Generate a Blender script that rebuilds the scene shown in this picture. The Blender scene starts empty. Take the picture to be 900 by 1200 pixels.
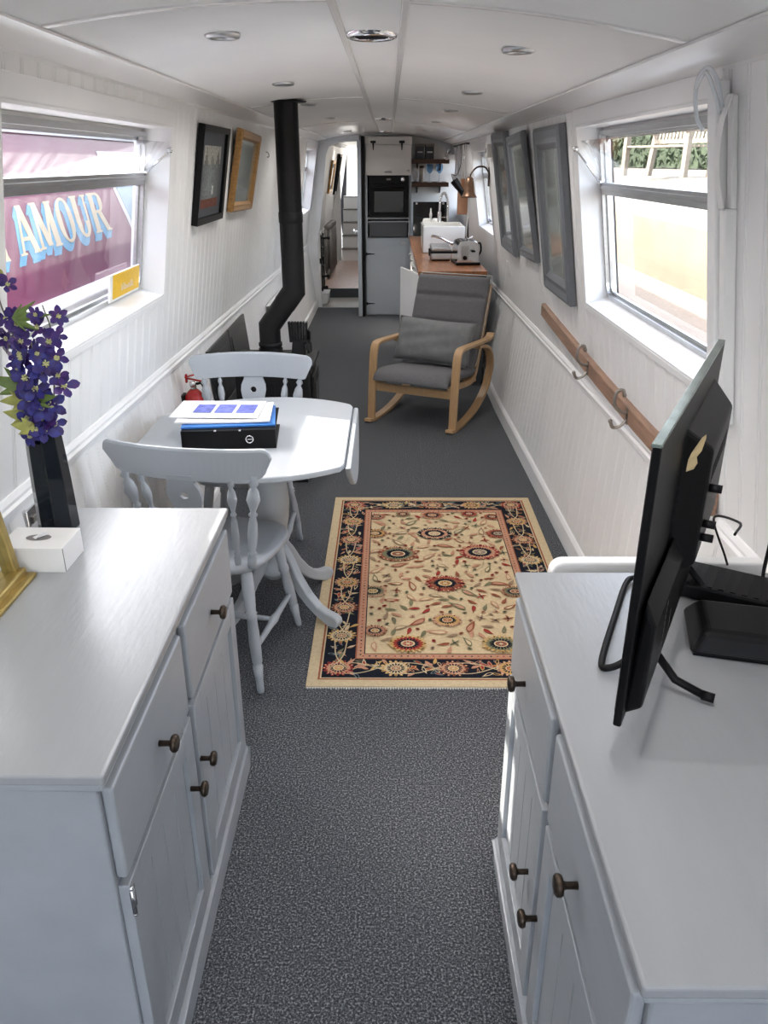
import bpy, bmesh, math, random
from math import sin, cos, pi, radians, atan, sqrt
from mathutils import Vector, Matrix
random.seed(7)
C = bpy.context.scene.collection
SUN, SKY, EXPO, FILL = 5.0, .62, 1.62, 5.5

# ------------------------------------------------------------------ materials
def nt(name):
    m = bpy.data.materials.new(name); m.use_nodes = True
    n = m.node_tree; b = n.nodes['Principled BSDF']
    return m, n, b
def coord(n, scale=(1,1,1)):
    t = n.nodes.new('ShaderNodeTexCoord'); mp = n.nodes.new('ShaderNodeMapping')
    mp.inputs['Scale'].default_value = scale
    n.links.new(t.outputs['Object'], mp.inputs['Vector']); return mp.outputs['Vector']
def mat(name, col, rough=.5, metal=0, var=0, vscale=8, stretch=(1,1,1), bump=0, bscale=60, spec=None, col2=None):
    m, n, b = nt(name)
    b.inputs['Roughness'].default_value = rough; b.inputs['Metallic'].default_value = metal
    if spec is not None: b.inputs['Specular IOR Level'].default_value = spec
    b.inputs['Base Color'].default_value = (*col, 1)
    if var or col2:
        v = coord(n, stretch); no = n.nodes.new('ShaderNodeTexNoise'); no.inputs['Scale'].default_value = vscale
        no.inputs['Detail'].default_value = 5; n.links.new(v, no.inputs['Vector'])
        r = n.nodes.new('ShaderNodeValToRGB'); c2 = col2 or [c*(1-var) for c in col]
        r.color_ramp.elements[0].position = .35; r.color_ramp.elements[1].position = .65
        r.color_ramp.elements[0].color = (*c2, 1); r.color_ramp.elements[1].color = (*col, 1)
        n.links.new(no.outputs['Fac'], r.inputs['Fac']); n.links.new(r.outputs['Color'], b.inputs['Base Color'])
    if bump:
        v = coord(n, stretch); no = n.nodes.new('ShaderNodeTexNoise'); no.inputs['Scale'].default_value = bscale
        no.inputs['Detail'].default_value = 4; n.links.new(v, no.inputs['Vector'])
        bp = n.nodes.new('ShaderNodeBump'); bp.inputs['Strength'].default_value = bump; bp.inputs['Distance'].default_value = .004
        n.links.new(no.outputs['Fac'], bp.inputs['Height']); n.links.new(bp.outputs['Normal'], b.inputs['Normal'])
    return m
M = {}
M['wall'] = mat('white_painted_boards', (.84,.838,.832), .42, var=.05, vscale=3, stretch=(1,1,.4), bump=.06, bscale=20)
M['ceil'] = mat('white_gloss_ceiling', (.88,.87,.855), .22, var=.04, vscale=2.2, bump=.12, bscale=6)
M['white'] = mat('white_gloss_paint', (.85,.85,.85), .33, var=.03, vscale=5)
M['upvc'] = mat('white_plastic', (.82,.82,.81), .35)
M['grey'] = mat('grey_painted_wood', (.345,.365,.39), .33, var=.09, vscale=9, stretch=(1,.25,1), bump=.12, bscale=45)
M['greytop'] = mat('grey_painted_top', (.33,.34,.352), .27, var=.07, vscale=6, stretch=(1.6,.3,1), bump=.12, bscale=60)
M['chair'] = mat('pale_grey_chair_paint', (.38,.405,.435), .4, var=.05, vscale=6)
M['table'] = mat('pale_grey_table_paint', (.42,.445,.47), .35, var=.05, vscale=5)
M['kgrey'] = mat('kitchen_grey_paint', (.33,.365,.40), .4, var=.04, vscale=4)
M['kwhite'] = mat('kitchen_offwhite_paint', (.60,.58,.55), .4, var=.04, vscale=4)
M['dark'] = mat('dark_grey_paint', (.055,.06,.068), .5)
M['black'] = mat('black_iron', (.007,.007,.008), .5, spec=.3, bump=.1, bscale=200)
M['plastic'] = mat('black_plastic', (.003,.003,.0035), .42, spec=.18)
M['matt'] = mat('matt_black_plastic', (.004,.004,.005), .5, spec=.2)
M['gloss'] = mat('black_glass', (.004,.005,.006), .05)
M['vase'] = mat('black_glazed_glass', (.003,.006,.010), .06)
M['chrome'] = mat('chrome', (.75,.75,.76), .12, 1)
M['alu'] = mat('brushed_aluminium', (.55,.56,.57), .32, 1, var=.1, vscale=12, stretch=(8,1,8))
M['bronze'] = mat('dark_bronze', (.075,.055,.042), .38, .85, var=.4, vscale=120)
M['gold'] = mat('antique_gilt', (.42,.31,.11), .38, .8, var=.25, vscale=30)
M['goldwood'] = mat('gilded_brown_wood', (.45,.235,.07), .35, .25, var=.35, vscale=30, stretch=(1,1,3))
M['beech'] = mat('bent_beech', (.52,.325,.165), .42, var=.14, vscale=14, stretch=(6,1,1))
M['oak'] = mat('oak_rail', (.36,.215,.145), .5, var=.35, vscale=18, stretch=(4,.35,4), bump=.2, bscale=30)
M['worktop'] = mat('oiled_worktop', (.42,.17,.065), .3, var=.4, vscale=14, stretch=(5,.5,1))
M['walnut'] = mat('dark_wood_shelf', (.10,.05,.03), .5, var=.3, vscale=18)
M['fabric'] = mat('charcoal_grey_fabric', (.155,.153,.160), .9, var=.12, vscale=60, bump=.4, bscale=300)
M['cushion'] = mat('mid_grey_cushion', (.205,.21,.215), .85, var=.14, vscale=22, bump=.45, bscale=260)
M['piping'] = mat('pale_piping', (.6,.6,.58), .8)
M['red'] = mat('red_enamel', (.40,.012,.015), .25)
M['porc'] = mat('white_ceramic', (.80,.79,.76), .12)
M['paper'] = mat('white_paper', (.80,.80,.82), .7)
M['card'] = mat('white_card', (.76,.75,.74), .55, var=.03, vscale=12)
M['blue'] = mat('blue_folder', (.035,.17,.50), .4)
M['print'] = mat('violet_blue_print', (.16,.19,.62), .5, var=.5, vscale=40)
M['ink'] = mat('dark_ink', (.015,.02,.04), .5)
M['copper'] = mat('copper_bell', (.23,.135,.085), .4, .7, var=.3, vscale=40)
M['chop'] = mat('chopping_board', (.36,.15,.06), .5, var=.2, vscale=10)
M['tape'] = mat('brown_tape', (.50,.38,.20), .5)
M['petal'] = mat('violet_petal', (.030,.022,.17), .55, var=.0, vscale=60, col2=(.075,.022,.17))
M['petal2'] = mat('blue_petal', (.028,.03,.24), .55, col2=(.03,.014,.10), vscale=60)
M['stamen'] = mat('pale_stamen', (.55,.55,.28), .6)
M['bud'] = mat('mauve_bud', (.33,.25,.36), .6, col2=(.35,.36,.30), vscale=60)
M['leaf'] = mat('green_leaf', (.16,.24,.06), .5, var=.3, vscale=40)
M['leafy'] = mat('yellow_green_leaf', (.42,.43,.11), .5, var=.3, vscale=40)
M['stem'] = mat('dull_stem', (.13,.13,.07), .6)
M['pinkfloor'] = mat('pink_beige_boards', (.50,.36,.31), .4, var=.15, vscale=8, stretch=(6,.6,1))
M['stepwood'] = mat('pale_grey_step_boards', (.36,.35,.33), .45, var=.25, vscale=10, stretch=(.6,8,1))
M['maroon'] = mat('plum_boat_paint', (.21,.022,.09), .28, var=.07, vscale=2)
M['cream'] = mat('cream_paint', (.70,.60,.42), .5)
M['sky'] = mat('sky_blue_paint', (.12,.42,.68), .5)
M['boatwhite'] = mat('boat_white_paint', (.82,.82,.80), .35)
M['boatblue'] = mat('boat_pale_blue', (.30,.48,.58), .3)
M['yellow'] = mat('yellow_card', (.78,.47,.01), .45, var=.1, vscale=50)
M['quay'] = mat('beige_gravel_path', (.21,.17,.135), .85, var=.25, vscale=40, bump=.4, bscale=90)
M['stone'] = mat('buff_stone', (.185,.15,.105), .85, var=.25, vscale=2.5, bump=.5, bscale=25)
M['stone2'] = mat('brown_stone', (.14,.10,.065), .85, var=.3, vscale=4, bump=.5, bscale=25)
M['terrace'] = mat('pale_paving', (.19,.168,.135), .85, var=.12, vscale=3)
M['teak'] = mat('weathered_teak', (.26,.22,.17), .7, var=.2, vscale=20)
M['hedge'] = mat('hedge_green', (.025,.05,.012), .8, var=.6, vscale=9, bump=1, bscale=30)
M['hull'] = mat('dark_hull', (.02,.02,.03), .4)
M['water'] = mat('canal_water', (.05,.06,.045), .06)
M['tile'] = mat('black_slate_tile', (.012,.013,.015), .3, var=.2, vscale=20)
M['picmat'] = mat('slate_picture_mount', (.075,.085,.10), .6)
M['mirrorgrey'] = mat('grey_mirror_frame', (.14,.15,.165), .4, var=.1, vscale=30)
M['mirror'] = mat('mirror_silver', (.72,.76,.74), .04, 1)
M['mat2'] = mat('grey_radiator_paint', (.17,.16,.15), .4)
M['lampglow'] = mat('frosted_lens', (.5,.48,.44), .3)
def emis(name, col, st):
    m, n, b = nt(name); b.inputs['Base Color'].default_value = (*col,1); b.inputs['Emission Color'].default_value = (*col,1); b.inputs['Emission Strength'].default_value = st; return m
M['lamplens'] = emis('added_glow_lens', (.6,.55,.48), .5)  # weak glow added to the lenses of unlit downlights
M['nickel'] = mat('worn_nickel', (.34,.31,.28), .3, 1)
M['framedglass'] = mat('mirror_reflection_tint', (.46,.50,.47), .10, .45)  # pale reflection of the room put into the mirror glass colour
M['bezel'] = mat('edge_reflection_tint', (.24,.30,.27), .25, .5, var=.6, vscale=14)  # greenish glints on the television's top edge, painted as colour
M['jar'] = mat('cream_ceramic', (.62,.55,.47), .4)
M['soap'] = mat('pale_soap', (.75,.80,.83), .2)

def carpet():
    m, n, b = nt('charcoal_speckled_carpet'); v = coord(n)
    a = n.nodes.new('ShaderNodeTexNoise'); a.inputs['Scale'].default_value = 190; a.inputs['Detail'].default_value = 3
    a.inputs['Roughness'].default_value = .75
    n.links.new(v, a.inputs['Vector'])
    r = n.nodes.new('ShaderNodeValToRGB'); e = r.color_ramp.elements
    e[0].position = .40; e[0].color = (.028,.031,.036, 1); e[1].position = .66; e[1].color = (.34,.345,.355, 1)
    k = e.new(.53); k.color = (.088,.093,.102, 1)
    n.links.new(a.outputs['Fac'], r.inputs['Fac']); n.links.new(r.outputs['Color'], b.inputs['Base Color'])
    b.inputs['Roughness'].default_value = .95; b.inputs['Specular IOR Level'].default_value = .1
    bp = n.nodes.new('ShaderNodeBump'); bp.inputs['Strength'].default_value = .6; bp.inputs['Distance'].default_value = .004
    n.links.new(a.outputs['Fac'], bp.inputs['Height']); n.links.new(bp.outputs['Normal'], b.inputs['Normal'])
    return m
M['carpet'] = carpet()
def glass(name, haze, tint=(1,1,1), gl=.10):
    m = bpy.data.materials.new(name); m.use_nodes = True; n = m.node_tree; n.nodes.clear()
    o = n.nodes.new('ShaderNodeOutputMaterial'); tr = n.nodes.new('ShaderNodeBsdfTransparent'); tr.inputs[0].default_value = (*tint, 1)
    g = n.nodes.new('ShaderNodeBsdfGlossy'); g.inputs['Roughness'].default_value = .02
    ge = n.nodes.new('ShaderNodeNewGeometry'); dt = n.nodes.new('ShaderNodeVectorMath'); dt.operation = 'DOT_PRODUCT'
    n.links.new(ge.outputs['Incoming'], dt.inputs[0]); n.links.new(ge.outputs['Normal'], dt.inputs[1])
    def mth(op, a, b_=None):
        k = n.nodes.new('ShaderNodeMath'); k.operation = op
        for i, q in enumerate((a, b_)):
            if q is None: continue
            if isinstance(q, (int,float)): k.inputs[i].default_value = q
            else: n.links.new(q, k.inputs[i])
        return k.outputs[0]
    cs = mth('ABSOLUTE', dt.outputs['Value']); pw = mth('POWER', mth('SUBTRACT', 1.0, cs), 5.0)
    class lw: outputs = [mth('ADD', mth('MULTIPLY', pw, .9), .045)]
    mx = n.nodes.new('ShaderNodeMixShader'); n.links.new(lw.outputs[0], mx.inputs[0]); n.links.new(tr.outputs[0], mx.inputs[1]); n.links.new(g.outputs[0], mx.inputs[2])
    last = mx
    if haze:
        d = n.nodes.new('ShaderNodeBsdfTranslucent'); d.inputs[0].default_value = (.9,.9,.92, 1)
        tc = n.nodes.new('ShaderNodeTexCoord'); mp = n.nodes.new('ShaderNodeMapping'); mp.inputs['Scale'].default_value = (1,6,1.2)
        n.links.new(tc.outputs['Object'], mp.inputs['Vector'])
        no = n.nodes.new('ShaderNodeTexNoise'); no.inputs['Scale'].default_value = 4; no.inputs['Detail'].default_value = 6
        n.links.new(mp.outputs[0], no.inputs['Vector'])
        mr = n.nodes.new('ShaderNodeMapRange'); mr.inputs[1].default_value = .3; mr.inputs[2].default_value = .75
        mr.inputs[3].default_value = haze*.5; mr.inputs[4].default_value = haze*1.5
        n.links.new(no.outputs['Fac'], mr.inputs[0])
        m2 = n.nodes.new('ShaderNodeMixShader'); n.links.new(mr.outputs[0], m2.inputs[0]); n.links.new(mx.outputs[0], m2.inputs[1]); n.links.new(d.outputs[0], m2.inputs[2]); last = m2
    n.links.new(last.outputs[0], o.inputs[0]); return m
M['glass'] = glass('window_glass', 0)
M['dirty'] = glass('dusty_window_glass', .035)
M['bluegl'] = glass('blue_tinted_glass', 0, (.45,.65,.85))
def vcol_mat(name, rough=.9):
    m, n, b = nt(name); a = n.nodes.new('ShaderNodeVertexColor'); a.layer_name = 'dye'
    v = coord(n); no = n.nodes.new('ShaderNodeTexNoise'); no.inputs['Scale'].default_value = 90; no.inputs['Detail'].default_value = 4
    n.links.new(v, no.inputs['Vector'])
    mr = n.nodes.new('ShaderNodeMapRange'); mr.inputs[3].default_value = .72; mr.inputs[4].default_value = 1.2
    n.links.new(no.outputs['Fac'], mr.inputs[0])
    mx = n.nodes.new('ShaderNodeVectorMath'); mx.operation = 'MULTIPLY'
    n.links.new(a.outputs['Color'], mx.inputs[0]); n.links.new(mr.outputs[0], mx.inputs[1])
    n.links.new(mx.outputs[0], b.inputs['Base Color']); b.inputs['Roughness'].default_value = rough; b.inputs['Specular IOR Level'].default_value = .1
    return m
M['dye'] = vcol_mat('woven_wool')
M['artwork'] = vcol_mat('printed_picture', .5)

# ------------------------------------------------------------------ geometry
class MB:
    def __init__(s): s.v = []; s.f = []; s.sm = []; s.col = []
    def add(s, vs, fs, smooth=False, col=None):
        o = len(s.v); s.v += [Vector(p) for p in vs]
        for f in fs: s.f.append([i+o for i in f]); s.sm.append(smooth); s.col.append(col)
        return s
    def hexa(s, p, col=None):   # bottom 4 ccw, top 4 ccw
        return s.add(p, [(3,2,1,0),(4,5,6,7),(0,1,5,4),(1,2,6,5),(2,3,7,6),(3,0,4,7)], col=col)
    def box(s, x0, x1, y0, y1, z0, z1, col=None):
        x0, x1 = sorted((x0,x1)); y0, y1 = sorted((y0,y1)); z0, z1 = sorted((z0,z1))
        return s.hexa([(x0,y0,z0),(x1,y0,z0),(x1,y1,z0),(x0,y1,z0),(x0,y0,z1),(x1,y0,z1),(x1,y1,z1),(x0,y1,z1)], col)
    def obox(s, c, size, rot=None, col=None):
        R = rot or Matrix.Identity(3); c = Vector(c); a, b, d = [q/2 for q in size]
        P = [(-a,-b,-d),(a,-b,-d),(a,b,-d),(-a,b,-d),(-a,-b,d),(a,-b,d),(a,b,d),(-a,b,d)]
        return s.hexa([c + R @ Vector(p) for p in P], col)
    def tube(s, pts, r, seg=12, cap=True, closed=False):
        pts = [Vector(p) for p in pts]; n = len(pts); rs = r if isinstance(r, (list,tuple)) else [r]*n
        vs = []; up = None
        for i, p in enumerate(pts):
            if closed: d = (pts[(i+1) % n]-pts[i-1])
            else: d = (pts[min(i+1,n-1)]-pts[max(i-1,0)])
            d.normalize()
            if up is None:
                up = Vector((0,0,1)) if abs(d.z) < .9 else Vector((1,0,0))
            x = up.cross(d)
            if x.length < 1e-5: x = Vector((0,1,0)).cross(d)
            x.normalize(); y = d.cross(x); up = y
            for k in range(seg):
                a = 2*pi*k/seg; vs.append(p + x*cos(a)*rs[i] + y*sin(a)*rs[i])
        fs = []
        for i in range(n if closed else n-1):
            j = (i+1) % n
            for k in range(seg): fs.append((i*seg+k, i*seg+(k+1) % seg, j*seg+(k+1) % seg, j*seg+k))
        s.add(vs, fs, True)
        if cap and not closed:
            s.add(vs[:seg], [tuple(range(seg))[::-1]]); s.add(vs[-seg:], [tuple(range(seg))])
        return s
    def lathe(s, prof, c=(0,0,0), axis=(0,0,1), seg=24, sx=1, smooth=True, rot0=0, caps=True):
        a = Vector(axis).normalized(); q = Vector((0,0,1)).rotation_difference(a).to_matrix(); c = Vector(c)
        vs = []
        for r, z in prof:
            for k in range(seg):
                t = 2*pi*k/seg+rot0; vs.append(c + q @ Vector((r*cos(t)*sx, r*sin(t), z)))
        fs = []
        for i in range(len(prof)-1):
            for k in range(seg): fs.append((i*seg+k, i*seg+(k+1) % seg, (i+1)*seg+(k+1) % seg, (i+1)*seg+k))
        s.add(vs, fs, smooth)
        if caps: s.add(vs[:seg], [tuple(range(seg))[::-1]]); s.add(vs[-seg:], [tuple(range(seg))])
        return s
    def prism(s, poly, fn, t0, t1, col=None, smooth=False):   # fn(u, v, t) -> xyz
        n = len(poly); a = [fn(u, v, t0) for u, v in poly]; b = [fn(u, v, t1) for u, v in poly]
        s.add(a + b, [tuple(range(n))[::-1], tuple(range(n, 2*n))] , col=col)
        s.add(a + b, [(i, (i+1) % n, (i+1) % n + n, i+n) for i in range(n)], smooth, col)
        return s
    def sweep(s, path, prof, smooth=True):   # path: list of (point, xaxis, yaxis) ; prof closed 2d
        n = len(prof); vs = []
        for p, x, y in path:
            for u, v in prof: vs.append(Vector(p) + Vector(x)*u + Vector(y)*v)
        fs = []
        for i in range(len(path)-1):
            for k in range(n): fs.append((i*n+k, i*n+(k+1) % n, (i+1)*n+(k+1) % n, (i+1)*n+k))
        s.add(vs, fs, smooth); s.add(vs[:n], [tuple(range(n))[::-1]]); s.add(vs[-n:], [tuple(range(n))])
        return s
    def sphere(s, c, r, seg=12, rings=8):
        c = Vector(c); rr = r if isinstance(r, (tuple,list)) else (r,r,r)
        vs = []
        for i in range(rings+1):
            t = pi*i/rings
            for k in range(seg):
                a = 2*pi*k/seg; vs.append(c + Vector((rr[0]*sin(t)*cos(a), rr[1]*sin(t)*sin(a), -rr[2]*cos(t))))
        return s.add(vs, [(i*seg+k, i*seg+(k+1) % seg, (i+1)*seg+(k+1) % seg, (i+1)*seg+k) for i in range(rings) for k in range(seg)], True)
INV = {}
def build(name, mb, m, parent=None, world=None, bevel=0, seg=2, **props):
    me = bpy.data.meshes.new(name)
    vs = mb.v
    if parent is not None and (world if world is not None else INV.get(parent.name, (None, False))[1]):
        iv = INV[parent.name][0]; vs = [iv @ v for v in vs]
    me.from_pydata([tuple(v) for v in vs], [], mb.f)
    me.polygons.foreach_set('use_smooth', mb.sm)
    if any(c is not None for c in mb.col):
        at = me.color_attributes.new('dye', 'FLOAT_COLOR', 'CORNER'); k = 0
        for p in me.polygons:
            c = mb.col[p.index] or (1,1,1)
            for _ in p.vertices: at.data[k].color = (*c, 1); k += 1
    me.update(); bm = bmesh.new(); bm.from_mesh(me)
    bmesh.ops.remove_doubles(bm, verts=bm.verts, dist=1e-5)
    if not any(c is not None for c in mb.col): bmesh.ops.recalc_face_normals(bm, faces=bm.faces)
    bm.to_mesh(me); bm.free()
    o = bpy.data.objects.new(name, me); C.objects.link(o)
    ms = m if isinstance(m, (list,tuple)) else [m]
    for q in ms: me.materials.append(M[q])
    if parent is not None:
        o.parent = parent
        if parent.type == 'MESH': INV[o.name] = INV.get(parent.name, (Matrix.Identity(4), True))
        else: INV[o.name] = INV[parent.name]
    else:
        INV[o.name] = (Matrix.Identity(4), True)
    if bevel:
        b = o.modifiers.new('bevel', 'BEVEL'); b.width = bevel; b.segments = seg; b.limit_method = 'ANGLE'; b.angle_limit = radians(35)
        b.harden_normals = False
    for k, v in props.items(): o[k] = v
    return o
def thing(name, label, cat, loc=(0,0,0), rz=0, group=None, world=True, kind=None):
    o = bpy.data.objects.new(name, None); C.objects.link(o); o.location = loc; o.rotation_euler = (0,0,rz)
    o.empty_display_size = .1
    if label: o['label'] = label; o['category'] = cat
    if group: o['group'] = group
    if kind: o['kind'] = kind
    mtx = Matrix.Translation(loc) @ Matrix.Rotation(rz, 4, 'Z')
    INV[o.name] = (mtx.inverted(), world)
    return o
def tag(o, label, cat, group=None):
    o['label'] = label; o['category'] = cat
    if group: o['group'] = group
    return o
def center(o):     # put a top-level mesh's origin at the foot of the mesh
    vs = [v.co for v in o.data.vertices]; c = Vector((sum(v.x for v in vs)/len(vs), sum(v.y for v in vs)/len(vs), min(v.z for v in vs)))
    o.data.transform(Matrix.Translation(-c)); o.location = c
    return o
def S(name, mb, m, bevel=0): return build(name, mb, m, bevel=bevel, kind='structure')
def dup(root, label=None, **kw):
    r = root.copy(); C.objects.link(r)
    if label: r['label'] = label
    for ch in list(root.children):
        c = ch.copy(); C.objects.link(c); c.parent = r
        for g in list(ch.children):
            d = g.copy(); C.objects.link(d); d.parent = c
    for k, v in kw.items(): setattr(r, k, v)
    return r
def rot(rx=0, ry=0, rz=0): return Matrix.Rotation(rz,3,'Z') @ Matrix.Rotation(ry,3,'Y') @ Matrix.Rotation(rx,3,'X')
def clamp(a, lo, hi): return max(lo, min(hi, a))
def smoothpath(pts, n=8):      # Catmull-Rom
    P = [Vector(p) for p in pts]; P = [P[0]*2-P[1]] + P + [P[-1]*2-P[-2]]; out = []
    for i in range(1, len(P)-2):
        for k in range(n):
            t = k/n; a, b, c, d = P[i-1:i+3]
            out.append(.5*((2*b)+(c-a)*t+(2*a-5*b+4*c-d)*t*t+(3*b-a-3*c+d)*t**3))
    out.append(P[-2]); return out

# ------------------------------------------------------------------ the boat's shell
def dado_z(side, y):
    return .755-.0157*(clamp(y,0,8)-2.5) if side > 0 else .84-.0165*(clamp(y,0,9)-2.6)
def floor_x(side, y):
    return (.85 - (clamp(y,3,5.67)-3)/2.67*.06) if side > 0 else -.895
def WX(side, z, y, off=0):
    zd = dado_z(side, y)
    if side > 0: top = lambda q: .9-.16*(q-.74)
    else: top = lambda q: 1.0-.16*(q-.74)
    if z >= zd: x = top(z)
    else: x = abs(floor_x(side,y)) + (top(zd)-.012-abs(floor_x(side,y)))*z/zd
    return side*(x-off)
TOPZ = {1: 1.872, -1: 1.905}
YA, YB = -1.3, 17.0
PITCH = .096
def wall(side, wins, name):
    mb = MB(); cols = []
    k = math.ceil(YA/PITCH)
    while k*PITCH < YB:
        y = k*PITCH; k += 1
        if any(w[0]-.07 < y < w[1]+.07 and False for w in wins): continue
        for d, o in ((-.0095,0),(-.0065,-.0045),(-.0035,0),(.0035,0),(.0065,-.0045),(.0095,0)): cols.append((y+d, o))
    for w in wins:
        cols = [c for c in cols if abs(c[0]-w[0]) > .011 and abs(c[0]-w[1]) > .011]
        cols += [(w[0],0),(w[1],0)]
    cols += [(YA,0),(YB,0)]; cols.sort()
    zs = sorted(set([0,.12,.3,.5,'d-','d+',.95,1.4,1.6,TOPZ[side]] + [w[2] for w in wins] + [w[3] for w in wins]), key=lambda z: .72 if z == 'd-' else .73 if z == 'd+' else z)
    def zz(z, y): return dado_z(side,y)-.0005 if z == 'd-' else dado_z(side,y)+.0005 if z == 'd+' else z
    def inside(y, z): return any(w[0] < y < w[1] and w[2] < z < w[3] for w in wins)
    vs = [Vector((WX(side, zz(z,y), y, o), y, zz(z,y))) for y, o in cols for z in zs]; n = len(zs); fs = []
    for i in range(len(cols)-1):
        for j in range(n-1):
            ym = (cols[i][0]+cols[i+1][0])/2; zm = (zz(zs[j],ym)+zz(zs[j+1],ym))/2
            if not inside(ym, zm): fs.append((i*n+j,(i+1)*n+j,(i+1)*n+j+1,i*n+j+1))
    mb.add(vs, fs)
    me = S(name, mb, 'wall'); mb = MB()
    # outer skin
    ys = sorted(set([YA,YB]+[w[0] for w in wins]+[w[1] for w in wins])); z2 = sorted(set([-.1,.6,TOPZ[side]+.06]+[w[2] for w in wins]+[w[3] for w in wins]))
    T = -.135
    vs = [Vector((WX(side, max(z,.9), y, T) if z > .7 else side*(1.12 if side > 0 else 1.2), y, z)) for y in ys for z in z2]; n = len(z2); fs = []
    for i in range(len(ys)-1):
        for j in range(n-1):
            if not inside((ys[i]+ys[i+1])/2, (z2[j]+z2[j+1])/2): fs.append((i*n+j,(i+1)*n+j,(i+1)*n+j+1,i*n+j+1))
    mb.add(vs, fs)
    for y in (YA, YB):
        mb.add([(WX(side,0,y),y,0),(WX(side,TOPZ[side],y),y,TOPZ[side]),(WX(side,TOPZ[side],y,T),y,TOPZ[side]),(WX(side,.9,y,T),y,.6),(side*1.12,y,-.1)], [(0,1,2,3,4)])
    S('hull_side', mb, 'hull'); return me
# windows: y0, y1, z0, z1 of the opening at the lining
WL = [(1.885,3.35,1.165,1.795),(8.75,9.95,1.15,1.80)]
WR = [(1.985,3.43,1.12,1.80),(6.65,7.75,1.13,1.76),(9.75,10.75,1.13,1.76)]
wall(-1, WL, 'wall_left'); wall(1, WR, 'wall_right')

def ceil_z(x): u = (x+.05)/.77; return 1.968 - .083*u*u - .0165*u
def ceiling():
    mb = MB(); xs = [-.83+1.56*i/24 for i in range(25)]
    vs = []; 
    for y in (-1.0, YB):
        for x in xs: vs.append((x,y,ceil_z(x)))
        for x in xs: vs.append((x*1.14,y,ceil_z(x)+.07))
    n = 25
    fs = [(i,i+1,2*n+i+1,2*n+i) for i in range(n-1)] + [(n+i+1,n+i,3*n+i,3*n+i+1) for i in range(n-1)]
    fs += [(0,n,3*n,2*n),(n-1,2*n-1,4*n-1,3*n-1)] + [(i,n+i,n+i+1,i+1) for i in range(n-1)] + [(2*n+i,3*n+i,3*n+i+1,2*n+i+1) for i in range(n-1)]
    mb.add(vs, fs, True); S('ceiling', mb, 'ceil')
    # cover strips
    for x, w in ((-.118,.018),(.033,.018)):
        b = MB(); z = ceil_z(x)
        b.box(x-w/2,x+w/2,-1.0,9.6,z-.006,z+.01); S('trim_1', b, 'ceil', .003)
    for y in (1.86,4.48,6.95):
        for xa, xb in ((-.70,-.118),(.033,.60)):
            b = MB(); N = 8
            P = [(xa+(xb-xa)*i/N) for i in range(N+1)]
            path = [((x,y,ceil_z(x)+.002),(0,1,0),(0,0,1)) for x in P]
            b.sweep(path, [(-.012,-.007),(.012,-.007),(.012,.004),(-.012,.004)], False); S('trim_2', b, 'ceil', .003)
    # smooth cove boards where the lining meets the ceiling
    for side, xe in ((1,.605),(-1,-.705)):
        b = MB(); zt = TOPZ[side]
        prof = [(xe, ceil_z(xe)-.002),(xe, ceil_z(xe)-.008),(WX(side,zt-.012,0,.004), zt-.014),(WX(side,zt-.03,0,-.004), zt-.028),(WX(side,zt,0,-.02), zt+.01)]
        b.prism(prof, lambda u,v,t: (u,t,v), -1.0, 14.6); S('trim_3', b, 'ceil')
ceiling()
b = MB(); b.box(-1.0,1.0,YA,10.15,-.06,0); S('floor', b, 'carpet')
# faint joins between carpet tiles
b = MB(); b.box(.205,.2065,-.2,2.27,0,.0012); b.box(.205,.2065,3.98,5.3,0,.0012); S('trim_4', b, 'dark')
for side in (1,-1):
    # dado rail
    b = MB(); prof = [(0,-.034),(.010,-.034),(.014,-.024),(.012,-.014),(.022,-.008),(.024,.006),(.016,.012),(.018,.022),(.010,.034),(0,.036)]
    ys = [YA,0,2,4,6,8,9,10.2] if side < 0 else [YA,0,2,3,4.3,5.67,7,8,9.6]
    path = [((WX(side,dado_z(side,y)+.03,y,-.004), y, dado_z(side,y)), (-side,0,0), (0,0,1)) for y in ys]
    b.sweep(path, prof, False); S('trim_5', b, 'white')
    b = MB()
    prof = [(0,0),(.018,0),(.018,.085),(.010,.1),(0,.105)]
    b.sweep([((floor_x(side,y)-side*-.006, y, 0), (-side,0,0.0), (-side*-.05,0,1)) for y in (ys if side > 0 else [YA,4.05]) ], prof, False)
    if side < 0: b.sweep([((floor_x(side,y)-.006, y, 0), (-side,0,0.0), (-.05,0,1)) for y in [5.5,10.2]], prof, False)
    S('baseboard_right' if side > 0 else 'baseboard_left', b, 'white', .002)
# bow bulkhead behind the camera, with an open doorway
b = MB(); b.box(-1.0,-.52,YA-.05,YA,0,1.9); b.box(.45,.95,YA-.05,YA,0,1.9); b.box(-.52,.45,YA-.05,YA,1.80,1.9); S('wall_back', b, 'wall')
# galley bulkhead: a narrow post and lintel round the way through, and the wall beside it
b = MB()
prof = [(-.985,0),(-.845,0),(-.90,.7),(-.80,1.2),(-.735,1.76),(-.69,1.84),(-.60,1.885),(-.36,1.905),(-.36,1.97),(-.9,1.95)]
prof = [(-.985,0),(-.835,0),(-.86,.75),(-.80,1.2),(-.735,1.74),(-.70,1.83),(-.60,1.878),(-.34,1.895),(-.34,1.98),(-.9,1.95),(-1.0,.8)]
b.prism(prof, lambda u,v,t: (u,t,v), 10.15, 10.21); S('wall_front', b, 'white', .006)
b = MB(); b.box(-.35,.95,10.21,10.26,0,1.96); S('wall_front', b, 'wall')
b = MB(); b.box(-.36,-.32,10.26,14.6,0,1.96); S('wall_passage', b, 'wall')
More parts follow.
